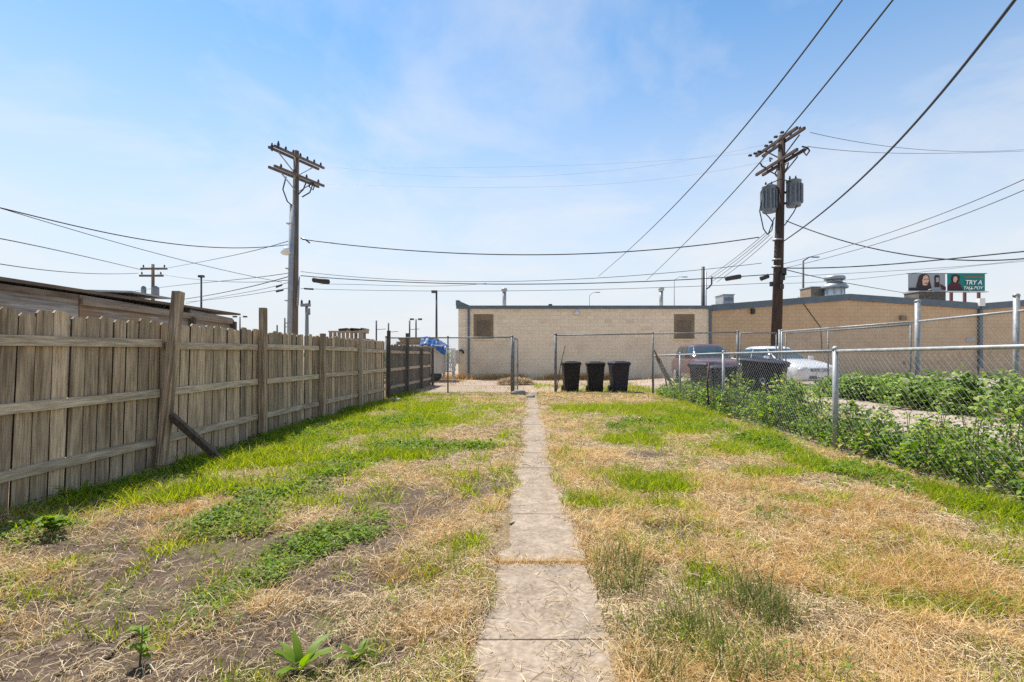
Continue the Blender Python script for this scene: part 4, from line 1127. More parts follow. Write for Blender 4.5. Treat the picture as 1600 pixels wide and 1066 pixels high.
def lamp_post(label, px, ptop, Y, head, r=0.10, mt='mast', arm=None):
    c = P(px, ptop, Y)
    root = thing('street_lamp', label, 'street lamp', (c.x, Y, 0), group='far street lamps')
    MB().tube([(0, 0, -0.3), (0, 0, c.z)], [r * 1.2, r * 0.8], 8).build('pole', M[mt], root)
    if arm:
        e = P(arm[0], arm[1], Y) - Vector((c.x, Y, 0))
        MB().tube([(0, 0, c.z), (e.x * 0.5, 0, (c.z + e.z) / 2 + 0.25), (e.x, 0, e.z)], r * 0.55, 6).build('arm', M[mt], root)
        MB().box((e.x, 0, e.z), (0.7, 0.25, 0.10)).build('lamp_head', M[mt], root)
    else:
        for hx in head:
            MB().box((hx, 0, c.z), (0.55, 0.35, 0.24)).build('lamp_head', M[mt], root)
    return root
lamp_post('dark box-headed lamp post above the shed roof', 314.5, 432, 55, (0.0,), 0.11)
lamp_post('dark lamp post standing just left of the cream building', 682, 456, 50, (-0.2,), 0.11)
lamp_post('far twin-head lamp post above the blue tarp', 650, 499, 75, (-0.6, 0.6), 0.13)
lamp_post('thin curved-arm street lamp above the middle of the cream roof', 921, 462, 80, (), 0.06, 'mastg', (934, 457))
lamp_post('thin curved-arm street lamp near the second vent pipe', 1053.5, 438, 70, (), 0.06, 'mastg', (1070, 433))
lamp_post('tall curved-arm street lamp between dark pole and ventilator', 1255, 408, 60, (), 0.13, 'mast', (1275, 402))
lamp_post('far twin-arm lamp by the shed end', 375, 495, 80, (-0.8, 0.8), 0.12)
for px, pt, lb in ((588, 501, 'thin bare mast above the scrap trailer end'), (607, 505, 'thin mast with small bracket beside the tarp'), (640, 501, 'thin mast between tarp and twin lamp'), (445, 497, 'thin mast left of the grey pole foot'), (433, 508, 'short thin mast far left of the grey pole')):
    c = P(px, pt, 85)
    mm = thing('rail_mast', lb, 'mast', (c.x, 85, 0), group='thin far masts')
    MB().tube([(0, 0, -0.3), (0, 0, c.z)], 0.13, 6).build('pole', M['mast'], mm)
    MB().bar((0, 0, c.z - 1.5), (1.6, 0, c.z - 1.4), 0.08, 0.08).build('bracket', M['mast'], mm)

# ================================================================== BILLBOARD
BBY = 85.0
bc = P(1479, 441, BBY)
bb = thing('billboard', 'two-panel roadside billboard on posts above the tan roofs', 'billboard', (bc.x, BBY, 0))
def flat(name, pts, mt, y_, parent):
    m_ = MB(); m_.prism([P(px, py, BBY) * 1.0 for px, py in pts], (0, 0.03, 0))
    for i, q in enumerate(m_.v): m_.v[i] = (q[0], q[1] - BBY + BBY + y_, q[2])
    return m_.build(name, mt, parent, world=True)
def pm(n, c): return mat(n, c, tuple(min(1, k * 1.06) for k in c), 0.7)
M['bbgrey'] = pm('poster_grey', (0.30, 0.33, 0.35)); M['bbteal'] = pm('poster_teal', (0.0, 0.20, 0.185)); M['bbhair'] = pm('poster_hair', (0.035, 0.02, 0.022))
M['bbskin'] = pm('poster_skin', (0.62, 0.40, 0.29)); M['bbred'] = pm('poster_maroon', (0.085, 0.012, 0.022)); M['bbwhite'] = pm('poster_white', (0.80, 0.82, 0.80)); M['bborange'] = pm('poster_orange', (0.30, 0.12, 0.04)); M['bbpost'] = pm('billboard_post', (0.11, 0.035, 0.035))
def rect(a, b, c_, d): return [(a, d), (c_, d), (c_, b), (a, b)]
pl = flat('panel', rect(1419, 428, 1477, 455), M['bbgrey'], 0.0, bb)
pr = flat('panel', rect(1480, 428, 1539, 455), M['bbteal'], 0.0, bb)
e1 = -0.08; e2 = -0.14; e3 = -0.20
flat('hair_print', [(1431, 449), (1434, 438), (1436, 431), (1440, 428.5), (1447, 428.5), (1451, 431), (1452, 438), (1454, 446), (1455, 450), (1443, 451)], M['bbhair'], e1, pl)
flat('face_print', [(1441, 446), (1440, 439), (1442, 432), (1446, 430), (1449, 432), (1450.5, 438), (1449, 443), (1446.5, 446.5)], M['bbskin'], e2, pl)
flat('brow_print', [(1442.5, 436.6), (1445, 436.2), (1445, 437.2), (1442.5, 437.4)], M['bbhair'], e3, pl)
flat('brow_print', [(1447, 436.2), (1449.5, 436.4), (1449.5, 437.3), (1447, 437.1)], M['bbhair'], e3, pl)
flat('lips_print', [(1444.5, 442.4), (1448.5, 442.2), (1447, 443.7), (1445.5, 443.8)], M['bbred'], e3, pl)
flat('caption_strip', rect(1420, 450, 1455, 454), M['bbhair'], e2, pl)
flat('can_print', [(1460, 449), (1460, 431.5), (1461.5, 430), (1466, 430), (1467.5, 431.5), (1467.5, 449)], M['bbhair'], e1, pl)
flat('can_label', rect(1461.5, 434, 1466, 441), M['bbgrey'], e2, pl)
flat('sleeve_print', [(1468, 444), (1477, 448.5), (1477, 454), (1471, 452)], M['bbred'], e2, pl)
flat('coat_print', [(1480.5, 454), (1481, 447), (1487, 441), (1494, 440), (1500, 444), (1504, 454)], M['bbred'], e1, pr)
flat('head_print', [(1487, 441), (1486, 434), (1488, 429.5), (1494, 428.8), (1499, 431), (1499, 438), (1496, 443), (1490, 443)], M['bbhair'], e1 - 0.02, pr)
flat('face_print', [(1488, 438), (1489, 433), (1493, 432), (1495, 436), (1492, 442), (1489, 441)], M['bbskin'], e2 - 0.02, pr)
flat('orange_line', rect(1505, 432.2, 1536, 434.4), M['bborange'], e1, pr)
def letters(txt, px, py, size_px, slant=0.2):
    fc = bpy.data.curves.new('lettering', 'FONT'); fc.body = txt; fc.size = size_px / F * BBY * 1.35; fc.shear = slant; fc.extrude = 0.02; fc.align_x = 'CENTER'; fc.offset = 0.02
    fc.materials.append(M['bbwhite'])
    tmp = bpy.data.objects.new('tmp', fc); COL.objects.link(tmp); dg = bpy.context.evaluated_depsgraph_get(); me_ = bpy.data.meshes.new_from_object(tmp.evaluated_get(dg)); bpy.data.objects.remove(tmp)
    me_.materials.clear(); me_.materials.append(M['bbwhite']); o = bpy.data.objects.new('lettering', me_); COL.objects.link(o); o.parent = pr
    c = P(px, py, BBY - 0.16); o.location = c - bb.location; o.rotation_euler = (R(90), 0, 0)
letters('TRY A', 1521, 444.5, 7); letters('TALL BOY', 1520, 452.3, 4.9)
MB().bar(P(1417, 456.5, BBY - 0.4), P(1541, 456.5, BBY - 0.4), 0.9, 0.10).build('catwalk', M['metalgrey'], bb, world=True)
MB().bar(P(1417, 427.6, BBY + 0.2), P(1541, 427.6, BBY + 0.2), 0.3, 0.10).build('top_frame', M['mast'], bb, world=True)
for px in (1466, 1487, 1508, 1530):
    c = P(px, 456, BBY + 0.4)
    MB().box((c.x, BBY + 0.5, c.z / 2), (0.34, 0.34, c.z)).build('post', M['bbpost'], bb, world=True)
for px in (1521, 1545, 1565):
    pass
MB().tube([P(1514, 457, BBY - 0.8), P(1516, 452, BBY - 1.6), P(1524, 450, BBY - 1.8)], 0.06, 6).build('poster_lamp', M['metalgrey'], bb, world=True)
MB().tube([P(1449, 457, BBY - 0.8), P(1451, 453, BBY - 1.6), P(1459, 451, BBY - 1.8)], 0.06, 6).build('poster_lamp', M['metalgrey'], bb, world=True)

# ================================================================== LEFT BACKGROUND
tl = thing('scrap_trailer', 'stake-sided trailer heaped with scrap behind the board fence', 'trailer', (P(543, 530, 30).x, 30, 0))
wd = P(572, 530, 30).x - P(513, 530, 30).x; zt = P(543, 517, 30).z
MB().box((0, 1.0, zt / 2 - 0.2), (wd - 0.1, 1.9, zt - 0.5)).build('bed', M['scrap'], tl)
for k in range(9):
    MB().box((-wd / 2 + wd * (k + 0.5) / 9, 0, zt / 2 + 0.3), (wd / 9 - 0.06, 0.04, zt - 0.6)).build('stake', M['scrap'], tl)
MB().bar((-wd / 2, -0.03, zt - 0.05), (wd / 2, -0.03, zt - 0.05), 0.05, 0.09).build('rail', M['lumber'], tl)
MB().bar((-wd / 2, -0.03, zt - 0.55), (wd / 2, -0.03, zt - 0.55), 0.05, 0.09).build('rail', M['lumber'], tl)
for s in (-1, 1):
    MB().lathe([(0.2, -0.1), (0.36, -0.1), (0.36, 0.1), (0.2, 0.1)], (s * wd * 0.3, 0.0, 0.36), 16, Matrix.Rotation(R(90), 3, 'X')).build('wheel', M['tyre'], tl)
for dx, dz, sx, sz, mt in ((-0.45, 0.06, 0.5, 0.22, 'black'), (0.35, 0.05, 0.7, 0.25, 'black'), (0.0, 0.02, 0.4, 0.2, 'lumber'), (0.75, 0.04, 0.3, 0.3, 'scrap')):
    MB().box((dx, 0.9, zt + dz), (sx, 0.8, sz), Matrix.Rotation(0.2 * dx, 3, 'Y')).build('scrap_piece', M[mt], tl)

YT = 25.0
a, b = P(640, 541, YT), P(690, 541, YT)
ct_ = thing('cargo_trailer', 'beige box trailer with white roof lip under a blue tarp', 'trailer', ((a.x + b.x) / 2, YT, 0))
wd = b.x - a.x; zt = a.z
MB().box((0, 1.0, zt / 2 + 0.2), (wd, 2.0, zt - 0.4)).build('box', M['beige'], ct_)
MB().box((0.02, 0.95, zt + 0.03), (wd + 0.1, 2.12, 0.07)).build('roof_lip', M['white'], ct_)
for s in (-1, 1):
    MB().lathe([(0.16, -0.09), (0.32, -0.09), (0.32, 0.09), (0.16, 0.09)], (s * 0.45, 0.1, 0.32), 16, Matrix.Rotation(R(90), 3, 'X')).build('wheel', M['tyre'], ct_)
MB().box((wd * 0.15, -0.012, zt * 0.5 + 0.1), (0.6, 0.02, 1.0)).build('door', M['beige'], ct_)
lum = thing('lumber_stack', 'stack of brown boards lying on the beige trailer under the tarp', 'lumber', (ct_.location.x - 0.45, YT, zt + 0.065))
for k in range(4):
    for j in range(3):
        MB().box((random.uniform(-0.1, 0.1), 0.35 + 0.5 * j, 0.04 + 0.083 * k), (wd * 1.05 + random.uniform(-0.3, 0.3), 0.42, 0.075)).build('plank', M['lumber'], lum)
# crumpled tarp draped over the stack
tn, tm_ = 34, 20
tv = []
for j in range(tm_):
    for i in range(tn):
        u, v = i / (tn - 1), j / (tm_ - 1)
        x = -0.3 + 1.25 * u; y_ = -0.25 + 1.9 * v
        z = 0.30 + 0.06 * math.sin(7 * u + 2 * v) + 0.14 * (float(vnoise(u * 9, v * 7, 1.0, 3)) - 0.5) + 0.06 * (float(vnoise(u * 23, v * 17, 1.0, 4)) - 0.5)
        z -= 0.42 * float(sstep(0.45, 0.95, u)) + 0.38 * float(sstep(0.22, 0.0, v))
        tv.append((x, y_, z))
tp = MB().add(tv, [(j * tn + i, j * tn + i + 1, (j + 1) * tn + i + 1, (j + 1) * tn + i) for j in range(tm_ - 1) for i in range(tn - 1)], True).build('tarp', M['tarp'])
tp.location = (ct_.location.x + 0.05, YT, zt + 0.10)
sm = tp.modifiers.new('thick', 'SOLIDIFY'); sm.thickness = 0.01
tag(tp, 'crumpled blue tarp thrown over the boards on the beige trailer', 'tarp')

def chair(label, loc, rz):
    root = thing('plastic_chair', label, 'chair', loc, rz, 'white garden chairs stacked by the building')
    MB().box((0, 0, 0.42), (0.48, 0.46, 0.04)).build('seat', M['white'], root, bevel=0.015)
    bk = MB()
    bk.bar((-0.23, 0.22, 0.42), (-0.22, 0.34, 0.86), 0.045, 0.03); bk.bar((0.23, 0.22, 0.42), (0.22, 0.34, 0.86), 0.045, 0.03); bk.bar((-0.24, 0.345, 0.87), (0.24, 0.345, 0.87), 0.03, 0.06)
    bo = bk.build('backrest', M['white'], root)
    for k in range(4): MB().bar((-0.14 + 0.093 * k, 0.23, 0.43), (-0.135 + 0.09 * k, 0.335, 0.85), 0.05, 0.014).build('slat', M['white'], bo)
    for sx in (-1, 1):
        MB().bar((sx * 0.26, -0.2, 0.64), (sx * 0.25, 0.27, 0.64), 0.06, 0.03).build('armrest', M['white'], root)
        for sy in (-1, 1): MB().bar((sx * 0.22, sy * 0.2, 0.42), (sx * 0.27, sy * 0.25, 0.0), 0.05, 0.04).build('leg', M['white'], root)
        MB().bar((sx * 0.25, -0.2, 0.42), (sx * 0.26, -0.2, 0.64), 0.04, 0.05).build('arm_post', M['white'], root)
cxp = P(701, 560, 26.5).x
for k, lb in enumerate(('bottom white plastic chair of the stack beside the building corner', 'second white plastic chair up in the stack by the building', 'third white plastic chair up in the stack by the building', 'topmost white plastic chair of the stack beside the building')):
    chair(lb, (cxp + 0.02 * k, 26.5, 0.02 + 0.24 * k), R(195))
# ================================================================== VEGETATION
M['dry'] = leafmat('dry_grass', [(0, (0.34, 0.185, 0.055)), (0.35, (0.60, 0.385, 0.135)), (0.75, (0.79, 0.56, 0.25)), (1, (0.88, 0.72, 0.44))], 0.36)
M['orange'] = leafmat('orange_dry_grass', [(0, (0.34, 0.18, 0.05)), (0.5, (0.55, 0.34, 0.11)), (1, (0.72, 0.52, 0.23))], 0.38)
M['straw'] = leafmat('straw_litter', [(0, (0.16, 0.105, 0.055)), (0.3, (0.40, 0.28, 0.14)), (0.65, (0.58, 0.43, 0.235)), (1, (0.72, 0.60, 0.40))], 0.12)
M['green'] = leafmat('green_grass', [(0, (0.10, 0.17, 0.006)), (0.45, (0.25, 0.335, 0.010)), (0.88, (0.40, 0.44, 0.018)), (1, (0.60, 0.50, 0.11))], 0.58)
M['olive'] = leafmat('olive_grass', [(0, (0.085, 0.12, 0.028)), (0.45, (0.14, 0.175, 0.045)), (0.75, (0.24, 0.23, 0.075)), (1, (0.42, 0.33, 0.14))], 0.45)
M['broad'] = leafmat('low_weed_leaves', [(0, (0.07, 0.135, 0.013)), (0.5, (0.15, 0.25, 0.022)), (1, (0.30, 0.38, 0.045))], 0.45)
M['weed'] = leafmat('tall_weed_leaves', [(0, (0.030, 0.075, 0.010)), (0.35, (0.10, 0.19, 0.016)), (0.75, (0.26, 0.37, 0.035)), (0.93, (0.44, 0.48, 0.14)), (1, (0.42, 0.30, 0.13))], 0.52, rough=0.5, spec=0.35)
M['vine'] = leafmat('vine_leaves', [(0, (0.085, 0.15, 0.024)), (0.5, (0.18, 0.28, 0.05)), (0.85, (0.30, 0.39, 0.10)), (1, (0.46, 0.50, 0.22))], 0.5, rough=0.5, spec=0.35)
M['stem'] = mat('weed_stem', (0.10, 0.13, 0.04), (0.17, 0.18, 0.07), 0.7)
M['deadstem'] = mat('dead_stem', (0.25, 0.18, 0.10), (0.40, 0.30, 0.18), 0.8)

YB0 = 1.75
def scatter(n, y0, y1, x0f=None, x1f=None):
    """random points in the visible yard, denser towards the viewer in proportion to 1/y"""
    u = RNG.random(n)
    y_ = y0 * (y1 / y0) ** u
    xl = np.maximum(FX(y_) + 0.05, -1.06 * y_ - 0.3) if x0f is None else x0f(y_)
    xr = np.minimum(RX(y_) + 0.02, 1.06 * y_ + 0.3) if x1f is None else x1f(y_)
    x = xl + (xr - xl) * RNG.random(n)
    return x, y_

def blades(name, x, y_, hgt, wid, lean, mt, label, cat, flat_=False, seg2=True, zoff=0.0, az=None):
    n = len(x)
    if n == 0: return
    z = height(x, y_) + zoff
    a = RNG.random(n) * 2 * np.pi if az is None else az
    dx, dy = np.cos(a), np.sin(a)
    fa = a + np.pi / 2 + RNG.normal(0, 0.7, n)
    wx_, wy_ = np.cos(fa) * wid / 2, np.sin(fa) * wid / 2
    hz = hgt; ln = lean
    base = np.stack([x, y_, z], -1)
    W = np.stack([wx_, wy_, np.zeros(n)], -1)
    mid = base + np.stack([dx * ln * 0.35, dy * ln * 0.35, hz * 0.6], -1)
    tip = base + np.stack([dx * ln, dy * ln, hz], -1)
    if seg2:
        V = np.stack([base - W, base + W, mid + W * 0.8, mid - W * 0.8, tip], 1)
        i0 = np.arange(n)[:, None] * 5
        q = i0 + np.array([[0, 1, 2, 3]]); t = i0 + np.array([[3, 2, 4]])
        o = np_mesh(name, V, q, t, mt)
    else:
        V = np.stack([base - W, base + W, tip], 1)
        t = np.arange(n)[:, None] * 3 + np.array([[0, 1, 2]])
        o = np_mesh(name, V, None, t, mt)
    tag(o, label, cat, kind='stuff')
    return o

def litter_mesh(name, x, y_, ln, wid, mt, label, zlo=0.003, zhi=0.04, cat='straw'):
    n = len(x); z = height(x, y_)
    a = RNG.random(n) * np.pi * 2
    z0 = z + zlo + RNG.random(n) * zhi; z1 = z + zlo + RNG.random(n) * zhi
    d = np.stack([np.cos(a) * ln / 2, np.sin(a) * ln / 2, np.zeros(n)], -1)
    W = np.stack([-np.sin(a) * wid / 2, np.cos(a) * wid / 2, RNG.normal(0, 0.3, n) * wid], -1)
    c = np.stack([x, y_, np.zeros(n)], -1)
    A = c - d; B = c + d; A[:, 2] = z0; B[:, 2] = z1
    # slightly bent in the middle
    C = c + np.stack([-np.sin(a), np.cos(a), np.zeros(n)], -1) * (RNG.normal(0, 0.022, n) * ln)[:, None]; C[:, 2] = (z0 + z1) / 2 + RNG.random(n) * 0.012
    V = np.stack([A - W, A + W, C + W, C - W, B + W * 0.6, B - W * 0.6], 1)
    i0 = np.arange(n)[:, None] * 6
    q = np.concatenate([i0 + np.array([[0, 1, 2, 3]]), i0 + np.array([[3, 2, 4, 5]])])
    o = np_mesh(name, V, q, None, mt)
    return tag(o, label, cat, kind='stuff')

def leaf_mesh(name, c, ln, wid, mt, label, cat, tilt=0.5, up=None, kind='stuff', parent=None, cup=0.18):
    """folded ovate leaves: c = leaf base points"""
    n = len(c)
    a = RNG.random(n) * 2 * np.pi if up is None else up
    ti = RNG.normal(0.15, tilt, n)
    d = np.stack([np.cos(a) * np.cos(ti), np.sin(a) * np.cos(ti), np.sin(ti)], -1)
    s = np.stack([-np.sin(a), np.cos(a), RNG.normal(0, 0.25, n)], -1)
    nrm = np.cross(d, s)
    ln = ln[:, None]; wid = wid[:, None]
    p0 = c; p1 = c + d * ln * 0.40 + nrm * ln * 0.02; p2 = c + d * ln * 0.75; p3 = c + d * ln - nrm * ln * 0.10
    l1 = p1 + s * wid * 0.5 + nrm * wid * cup; r1 = p1 - s * wid * 0.5 + nrm * wid * cup
    l2 = p2 + s * wid * 0.33 + nrm * wid * cup * 0.6; r2 = p2 - s * wid * 0.33 + nrm * wid * cup * 0.6
    V = np.stack([p0, l1, p1, r1, l2, p2, r2, p3], 1)
    i0 = np.arange(n)[:, None] * 8
    q = np.concatenate([i0 + np.array([[2, 1, 4, 5]]), i0 + np.array([[3, 2, 5, 6]])])
    t = np.concatenate([i0 + np.array([[0, 1, 2]]), i0 + np.array([[0, 2, 3]]), i0 + np.array([[5, 4, 7]]), i0 + np.array([[6, 5, 7]])])
    o = np_mesh(name, V, q, t, mt, False, parent)
    if label: tag(o, label, cat, kind=kind)
    return o

def keep(x, y_, prob):
    k = RNG.random(len(x)) < prob
    return x[k], y_[k]

def clumpy(x, y_, sc, seed):
    return sstep(0.32, 0.66, fbm(x, y_, sc, seed, 3))

def tufts(x, y_, per, rad):
    """blade roots grouped in tufts: returns x, y, azimuth, relative radius, tuft vigour"""
    s = np.exp(RNG.normal(0, 0.45, len(x)))
    k = np.maximum(2, (per * s).astype(int))
    X = np.repeat(x, k); Y = np.repeat(y_, k); S = np.repeat(s, k)
    n = len(X); a = RNG.random(n) * 2 * np.pi; u = np.sqrt(RNG.random(n))
    r = rad * np.clip(S, 0.5, 2.0) * u * (1 + 0.05 * Y)
    return X + np.cos(a) * r, Y + np.sin(a) * r, a + RNG.normal(0, 0.6, n), u, S

# ---- straw litter lying on the soil
x, y_ = scatter(430000, YB0, 17.6)
pth = m_path(x, y_)
pr_ = (1 - (0.96 - 0.22 * sstep(0.5, 0.7, fbm(x, y_, 2.5, 97, 3))) * pth) * (0.35 + 0.65 * clumpy(x, y_, 1.3, 91)) * (1 - 0.84 * m_dirt(x, y_)) * (1 - 0.75 * m_grass(x, y_))
x, y_ = keep(x, y_, pr_)
n = len(x)
litter_mesh('straw_litter', x, y_, (0.018 + 0.085 * RNG.random(n) ** 2.2) * (1 + 0.05 * y_), RNG.uniform(0.0009, 0.0021, n) * (1 + 0.20 * y_), M['straw'], 'pale cut straw lying over the yard soil')
# ---- dry standing grass
x, y_ = scatter(42000, YB0, 17.6)
cl = clumpy(x, y_, 1.5, 101)
side = np.where(x > PX(y_), 1.0, 0.6)
x, y_ = keep(x, y_, side * (0.10 + 0.9 * cl) * (1 - 0.85 * m_dirt(x, y_)) * (1 - 0.75 * m_grass(x, y_)) * (1 - 0.4 * m_broad(x, y_)))
x, y_, az, u, S = tufts(x, y_, 12, 0.032)
k = m_path(x, y_) < 0.5; x, y_, az, u, S = x[k], y_[k], az[k], u[k], S[k]
n = len(x); far = 1 + 0.12 * y_
hh = (0.010 + 0.034 * RNG.random(n) ** 1.5) * np.clip(S, 0.5, 2.2) * (0.6 + 0.7 * clumpy(x, y_, 1.5, 101))
ln = hh * (0.4 + 2.0 * u) * RNG.uniform(0.6, 1.5, n)
near = y_ < 7
wdt = RNG.uniform(0.0016, 0.003, n) * far
blades('dry_grass', x[near], y_[near], hh[near], wdt[near], ln[near], M['dry'], 'short dry straw-coloured grass nearer the viewer', 'grass', az=az[near])
blades('dry_grass', x[~near], y_[~near], hh[~near], wdt[~near], ln[~near], M['dry'], 'short dry straw-coloured grass towards the gate', 'grass', seg2=False, az=az[~near])
# ---- orange dead tufts
x, y_ = scatter(11000, YB0, 10)
x, y_ = keep(x, y_, m_orange(x, y_) * (0.1 + 0.9 * clumpy(x, y_, 2.0, 111)))
x, y_, az, u, S = tufts(x, y_, 16, 0.038)
k = m_path(x, y_) < 0.5; x, y_, az, u, S = x[k], y_[k], az[k], u[k], S[k]
n = len(x); hh = RNG.uniform(0.02, 0.08, n) * np.clip(S, 0.6, 1.7)
blades('dead_tufts', x, y_, hh, RNG.uniform(0.0014, 0.003, n) * (1 + 0.12 * y_), hh * (0.3 + 1.1 * u), M['orange'], 'orange-brown dead grass tufts standing in the yard', 'grass', az=az)
# ---- green grass
x, y_ = scatter(92000, YB0, 17.8)
g_ = m_grass(x, y_)
spr = 0.16 * sstep(0.48, 0.68, fbm(x, y_, 2.5, 121, 3))
x, y_ = keep(x, y_, np.maximum(g_ * (0.04 + 0.96 * sstep(0.38, 0.62, fbm(x, y_, 1.7, 131, 4))), spr) * (1 - 0.55 * m_dirt(x, y_)))
x, y_, az, u, S = tufts(x, y_, 13, 0.034)
k = m_path(x, y_) < 0.5; x, y_, az, u, S = x[k], y_[k], az[k], u[k], S[k]
n = len(x)
hh = (0.018 + 0.065 * RNG.random(n) ** 1.5) * np.clip(S, 0.45, 2.1) * (0.6 + 0.45 * sstep(2.5, 5, y_))
ln = hh * (0.25 + 1.0 * u) * RNG.uniform(0.6, 1.4, n)
near = y_ < 7
wdt = RNG.uniform(0.0024, 0.0048, n) * (1 + 0.12 * y_)
blades('green_grass', x[near], y_[near], hh[near], wdt[near], ln[near], M['green'], 'bright green grass nearer the viewer', 'grass', az=az[near])
blades('green_grass', x[~near], y_[~near], hh[~near], wdt[~near], ln[~near], M['green'], 'bright green grass towards the gate and fences', 'grass', seg2=False, az=az[~near])
# ---- tall olive grass near the viewer
x, y_ = scatter(90000, YB0, 4.5)
pr_ = m_tall(x, y_) * (1 - m_path(x, y_)) * (0.2 + 0.8 * clumpy(x, y_, 4.0, 141))
x, y_ = keep(x, y_, pr_ * 0.8)
n = len(x); hh = RNG.uniform(0.05, 0.22, n) * (0.5 + 0.6 * clumpy(x, y_, 4.0, 141))
blades('tall_grass', x, y_, hh, RNG.uniform(0.003, 0.006, n), hh * RNG.uniform(0.25, 1.0, n), M['olive'], 'tall olive-green grass in the foreground beside the path', 'grass')
# grass that grows in the broken joint of the path
yj = 3.17
n = 900; x = PX(yj) + RNG.uniform(-0.29, 0.29, n); y_ = yj + RNG.normal(0, 0.03, n)
hh = RNG.uniform(0.02, 0.06, n)
blades('joint_grass', x, y_, hh, RNG.uniform(0.002, 0.004, n), hh * RNG.uniform(0.4, 1.6, n), M['dry'], 'thin dry grass growing in the broken joint of the path', 'grass')
# ---- broad low weeds
x, y_ = scatter(52000, YB0, 17.5)
x, y_ = keep(x, y_, np.maximum(m_broad(x, y_) * (0.12 + 0.88 * clumpy(x, y_, 2.2, 151)), 0.02 * sstep(0.5, 0.7, fbm(x, y_, 1.9, 155, 3))))
x, y_, az, u, S = tufts(x, y_, 11, 0.05)
k = m_path(x, y_) < 0.5; x, y_, az, u, S = x[k], y_[k], az[k], u[k], S[k]
n = len(x)
c = np.stack([x, y_, height(x, y_) + 0.006 + RNG.random(n) * 0.06 * np.clip(S, 0.4, 1.6) * (1.15 - 0.8 * u)], -1)
sz = RNG.uniform(0.012, 0.030, n) * np.clip(S, 0.6, 1.5) * (0.6 + 0.4 * sstep(2.5, 5.5, y_)) * (1 + 0.04 * y_)
leaf_mesh('low_weeds', c, sz, sz * RNG.uniform(0.55, 1.0, n), M['broad'], 'low broad-leaved green weeds spreading over the yard', 'weeds', up=az, tilt=0.45)

# ---- tall weeds along the low wire fence and in the lot
def thicket(plants, per, size, name, mt, label, stems=True):
    cs = []; szs = []; st = MB()
    for (px_, py_, rad, hgt) in plants:
        k = int(per * rad * (0.5 + hgt) * random.uniform(0.55, 1.15)); f_ = random.choice((0.6, 0.8, 1.0, 1.0, 1.35))
        u = RNG.random(k) ** 0.5 * rad; a = RNG.random(k) * 2 * np.pi
        z = hgt * (RNG.random(k) ** 0.65) * np.sqrt(np.clip(1 - (u / rad) ** 2 * 0.75, 0.05, 1))
        X, Y_ = px_ + np.cos(a) * u, py_ + np.sin(a) * u
        cs.append(np.stack([X, Y_, height(X, Y_) + z], -1)); szs.append(RNG.uniform(*size, k) * f_)
        if stems:
            for q in range(3):
                aa = random.uniform(0, 6.28); rr = rad * random.uniform(0.1, 0.6)
                g_ = h1(px_, py_)
                st.tube([(px_, py_, g_ - 0.02), (px_ + rr * 0.4 * math.cos(aa), py_ + rr * 0.4 * math.sin(aa), g_ + hgt * 0.5), (px_ + rr * math.cos(aa), py_ + rr * math.sin(aa), g_ + hgt * 0.92)], [0.007, 0.005, 0.003], 4, False)
    c = np.concatenate(cs); s = np.concatenate(szs)
    o = leaf_mesh(name, c, s, s * RNG.uniform(0.5, 0.8, len(s)), mt, label, 'weeds', tilt=0.55)
    if stems:
        so = st.build('stems', M['stem'], o); so['kind'] = 'stuff'
    return o
random.seed(21)
pl_ = []
y = 3.3
while y < 16.8:
    for row in range(4):
        off = 0.16 + 0.33 * row + random.uniform(-0.1, 0.1)
        hmax = 0.72 if y < 6 else (0.50 if y < 9.0 else 0.68)
        if y > 15: hmax = 0.35
        if row >= 2 and random.random() < 0.35 + (0.3 if 6.5 < y < 9 else 0): continue
        if row == 0: hmax *= 0.75
        pl_.append((RX(y) + off, y + random.uniform(-0.1, 0.1), random.uniform(0.16, 0.32), hmax * random.uniform(0.4, 1.45)))
    y += 0.22
thicket(pl_, 760, (0.035, 0.09), 'weed_thicket', M['weed'], 'dense dark green weeds crowding the low chain-link fence')
pl_ = []
for k in range(70):
    t = random.random()
    yy = 6.0 + 7.2 * t
    xx = 8.35 - random.uniform(0, 0.9) + (0.25 if yy > 10 else 0)
    hgt = (0.95 - 0.06 * (yy - 6)) * random.uniform(0.6, 1.05)
    pl_.append((xx, yy, random.uniform(0.3, 0.5), hgt))
thicket(pl_, 480, (0.07, 0.14), 'leafy_bank', M['vine'], 'bank of large-leaved pale green plants before the galvanised fence')
pl_ = []
for k in range(46):
    yy = random.uniform(7.2, 16); xx = RX(yy) + random.uniform(1.4, 3.6)
    pl_.append((xx, yy, random.uniform(0.12, 0.3), random.uniform(0.06, 0.22)))
for k in range(26):
    yy = random.uniform(12.6, 16.2); xx = random.uniform(6.6, 8.6)
    pl_.append((xx, yy, random.uniform(0.2, 0.35), random.uniform(0.15, 0.35)))
thicket(pl_, 420, (0.03, 0.07), 'lot_weeds', M['weed'], 'scattered low weeds on the bare dirt of the next lot', stems=False)
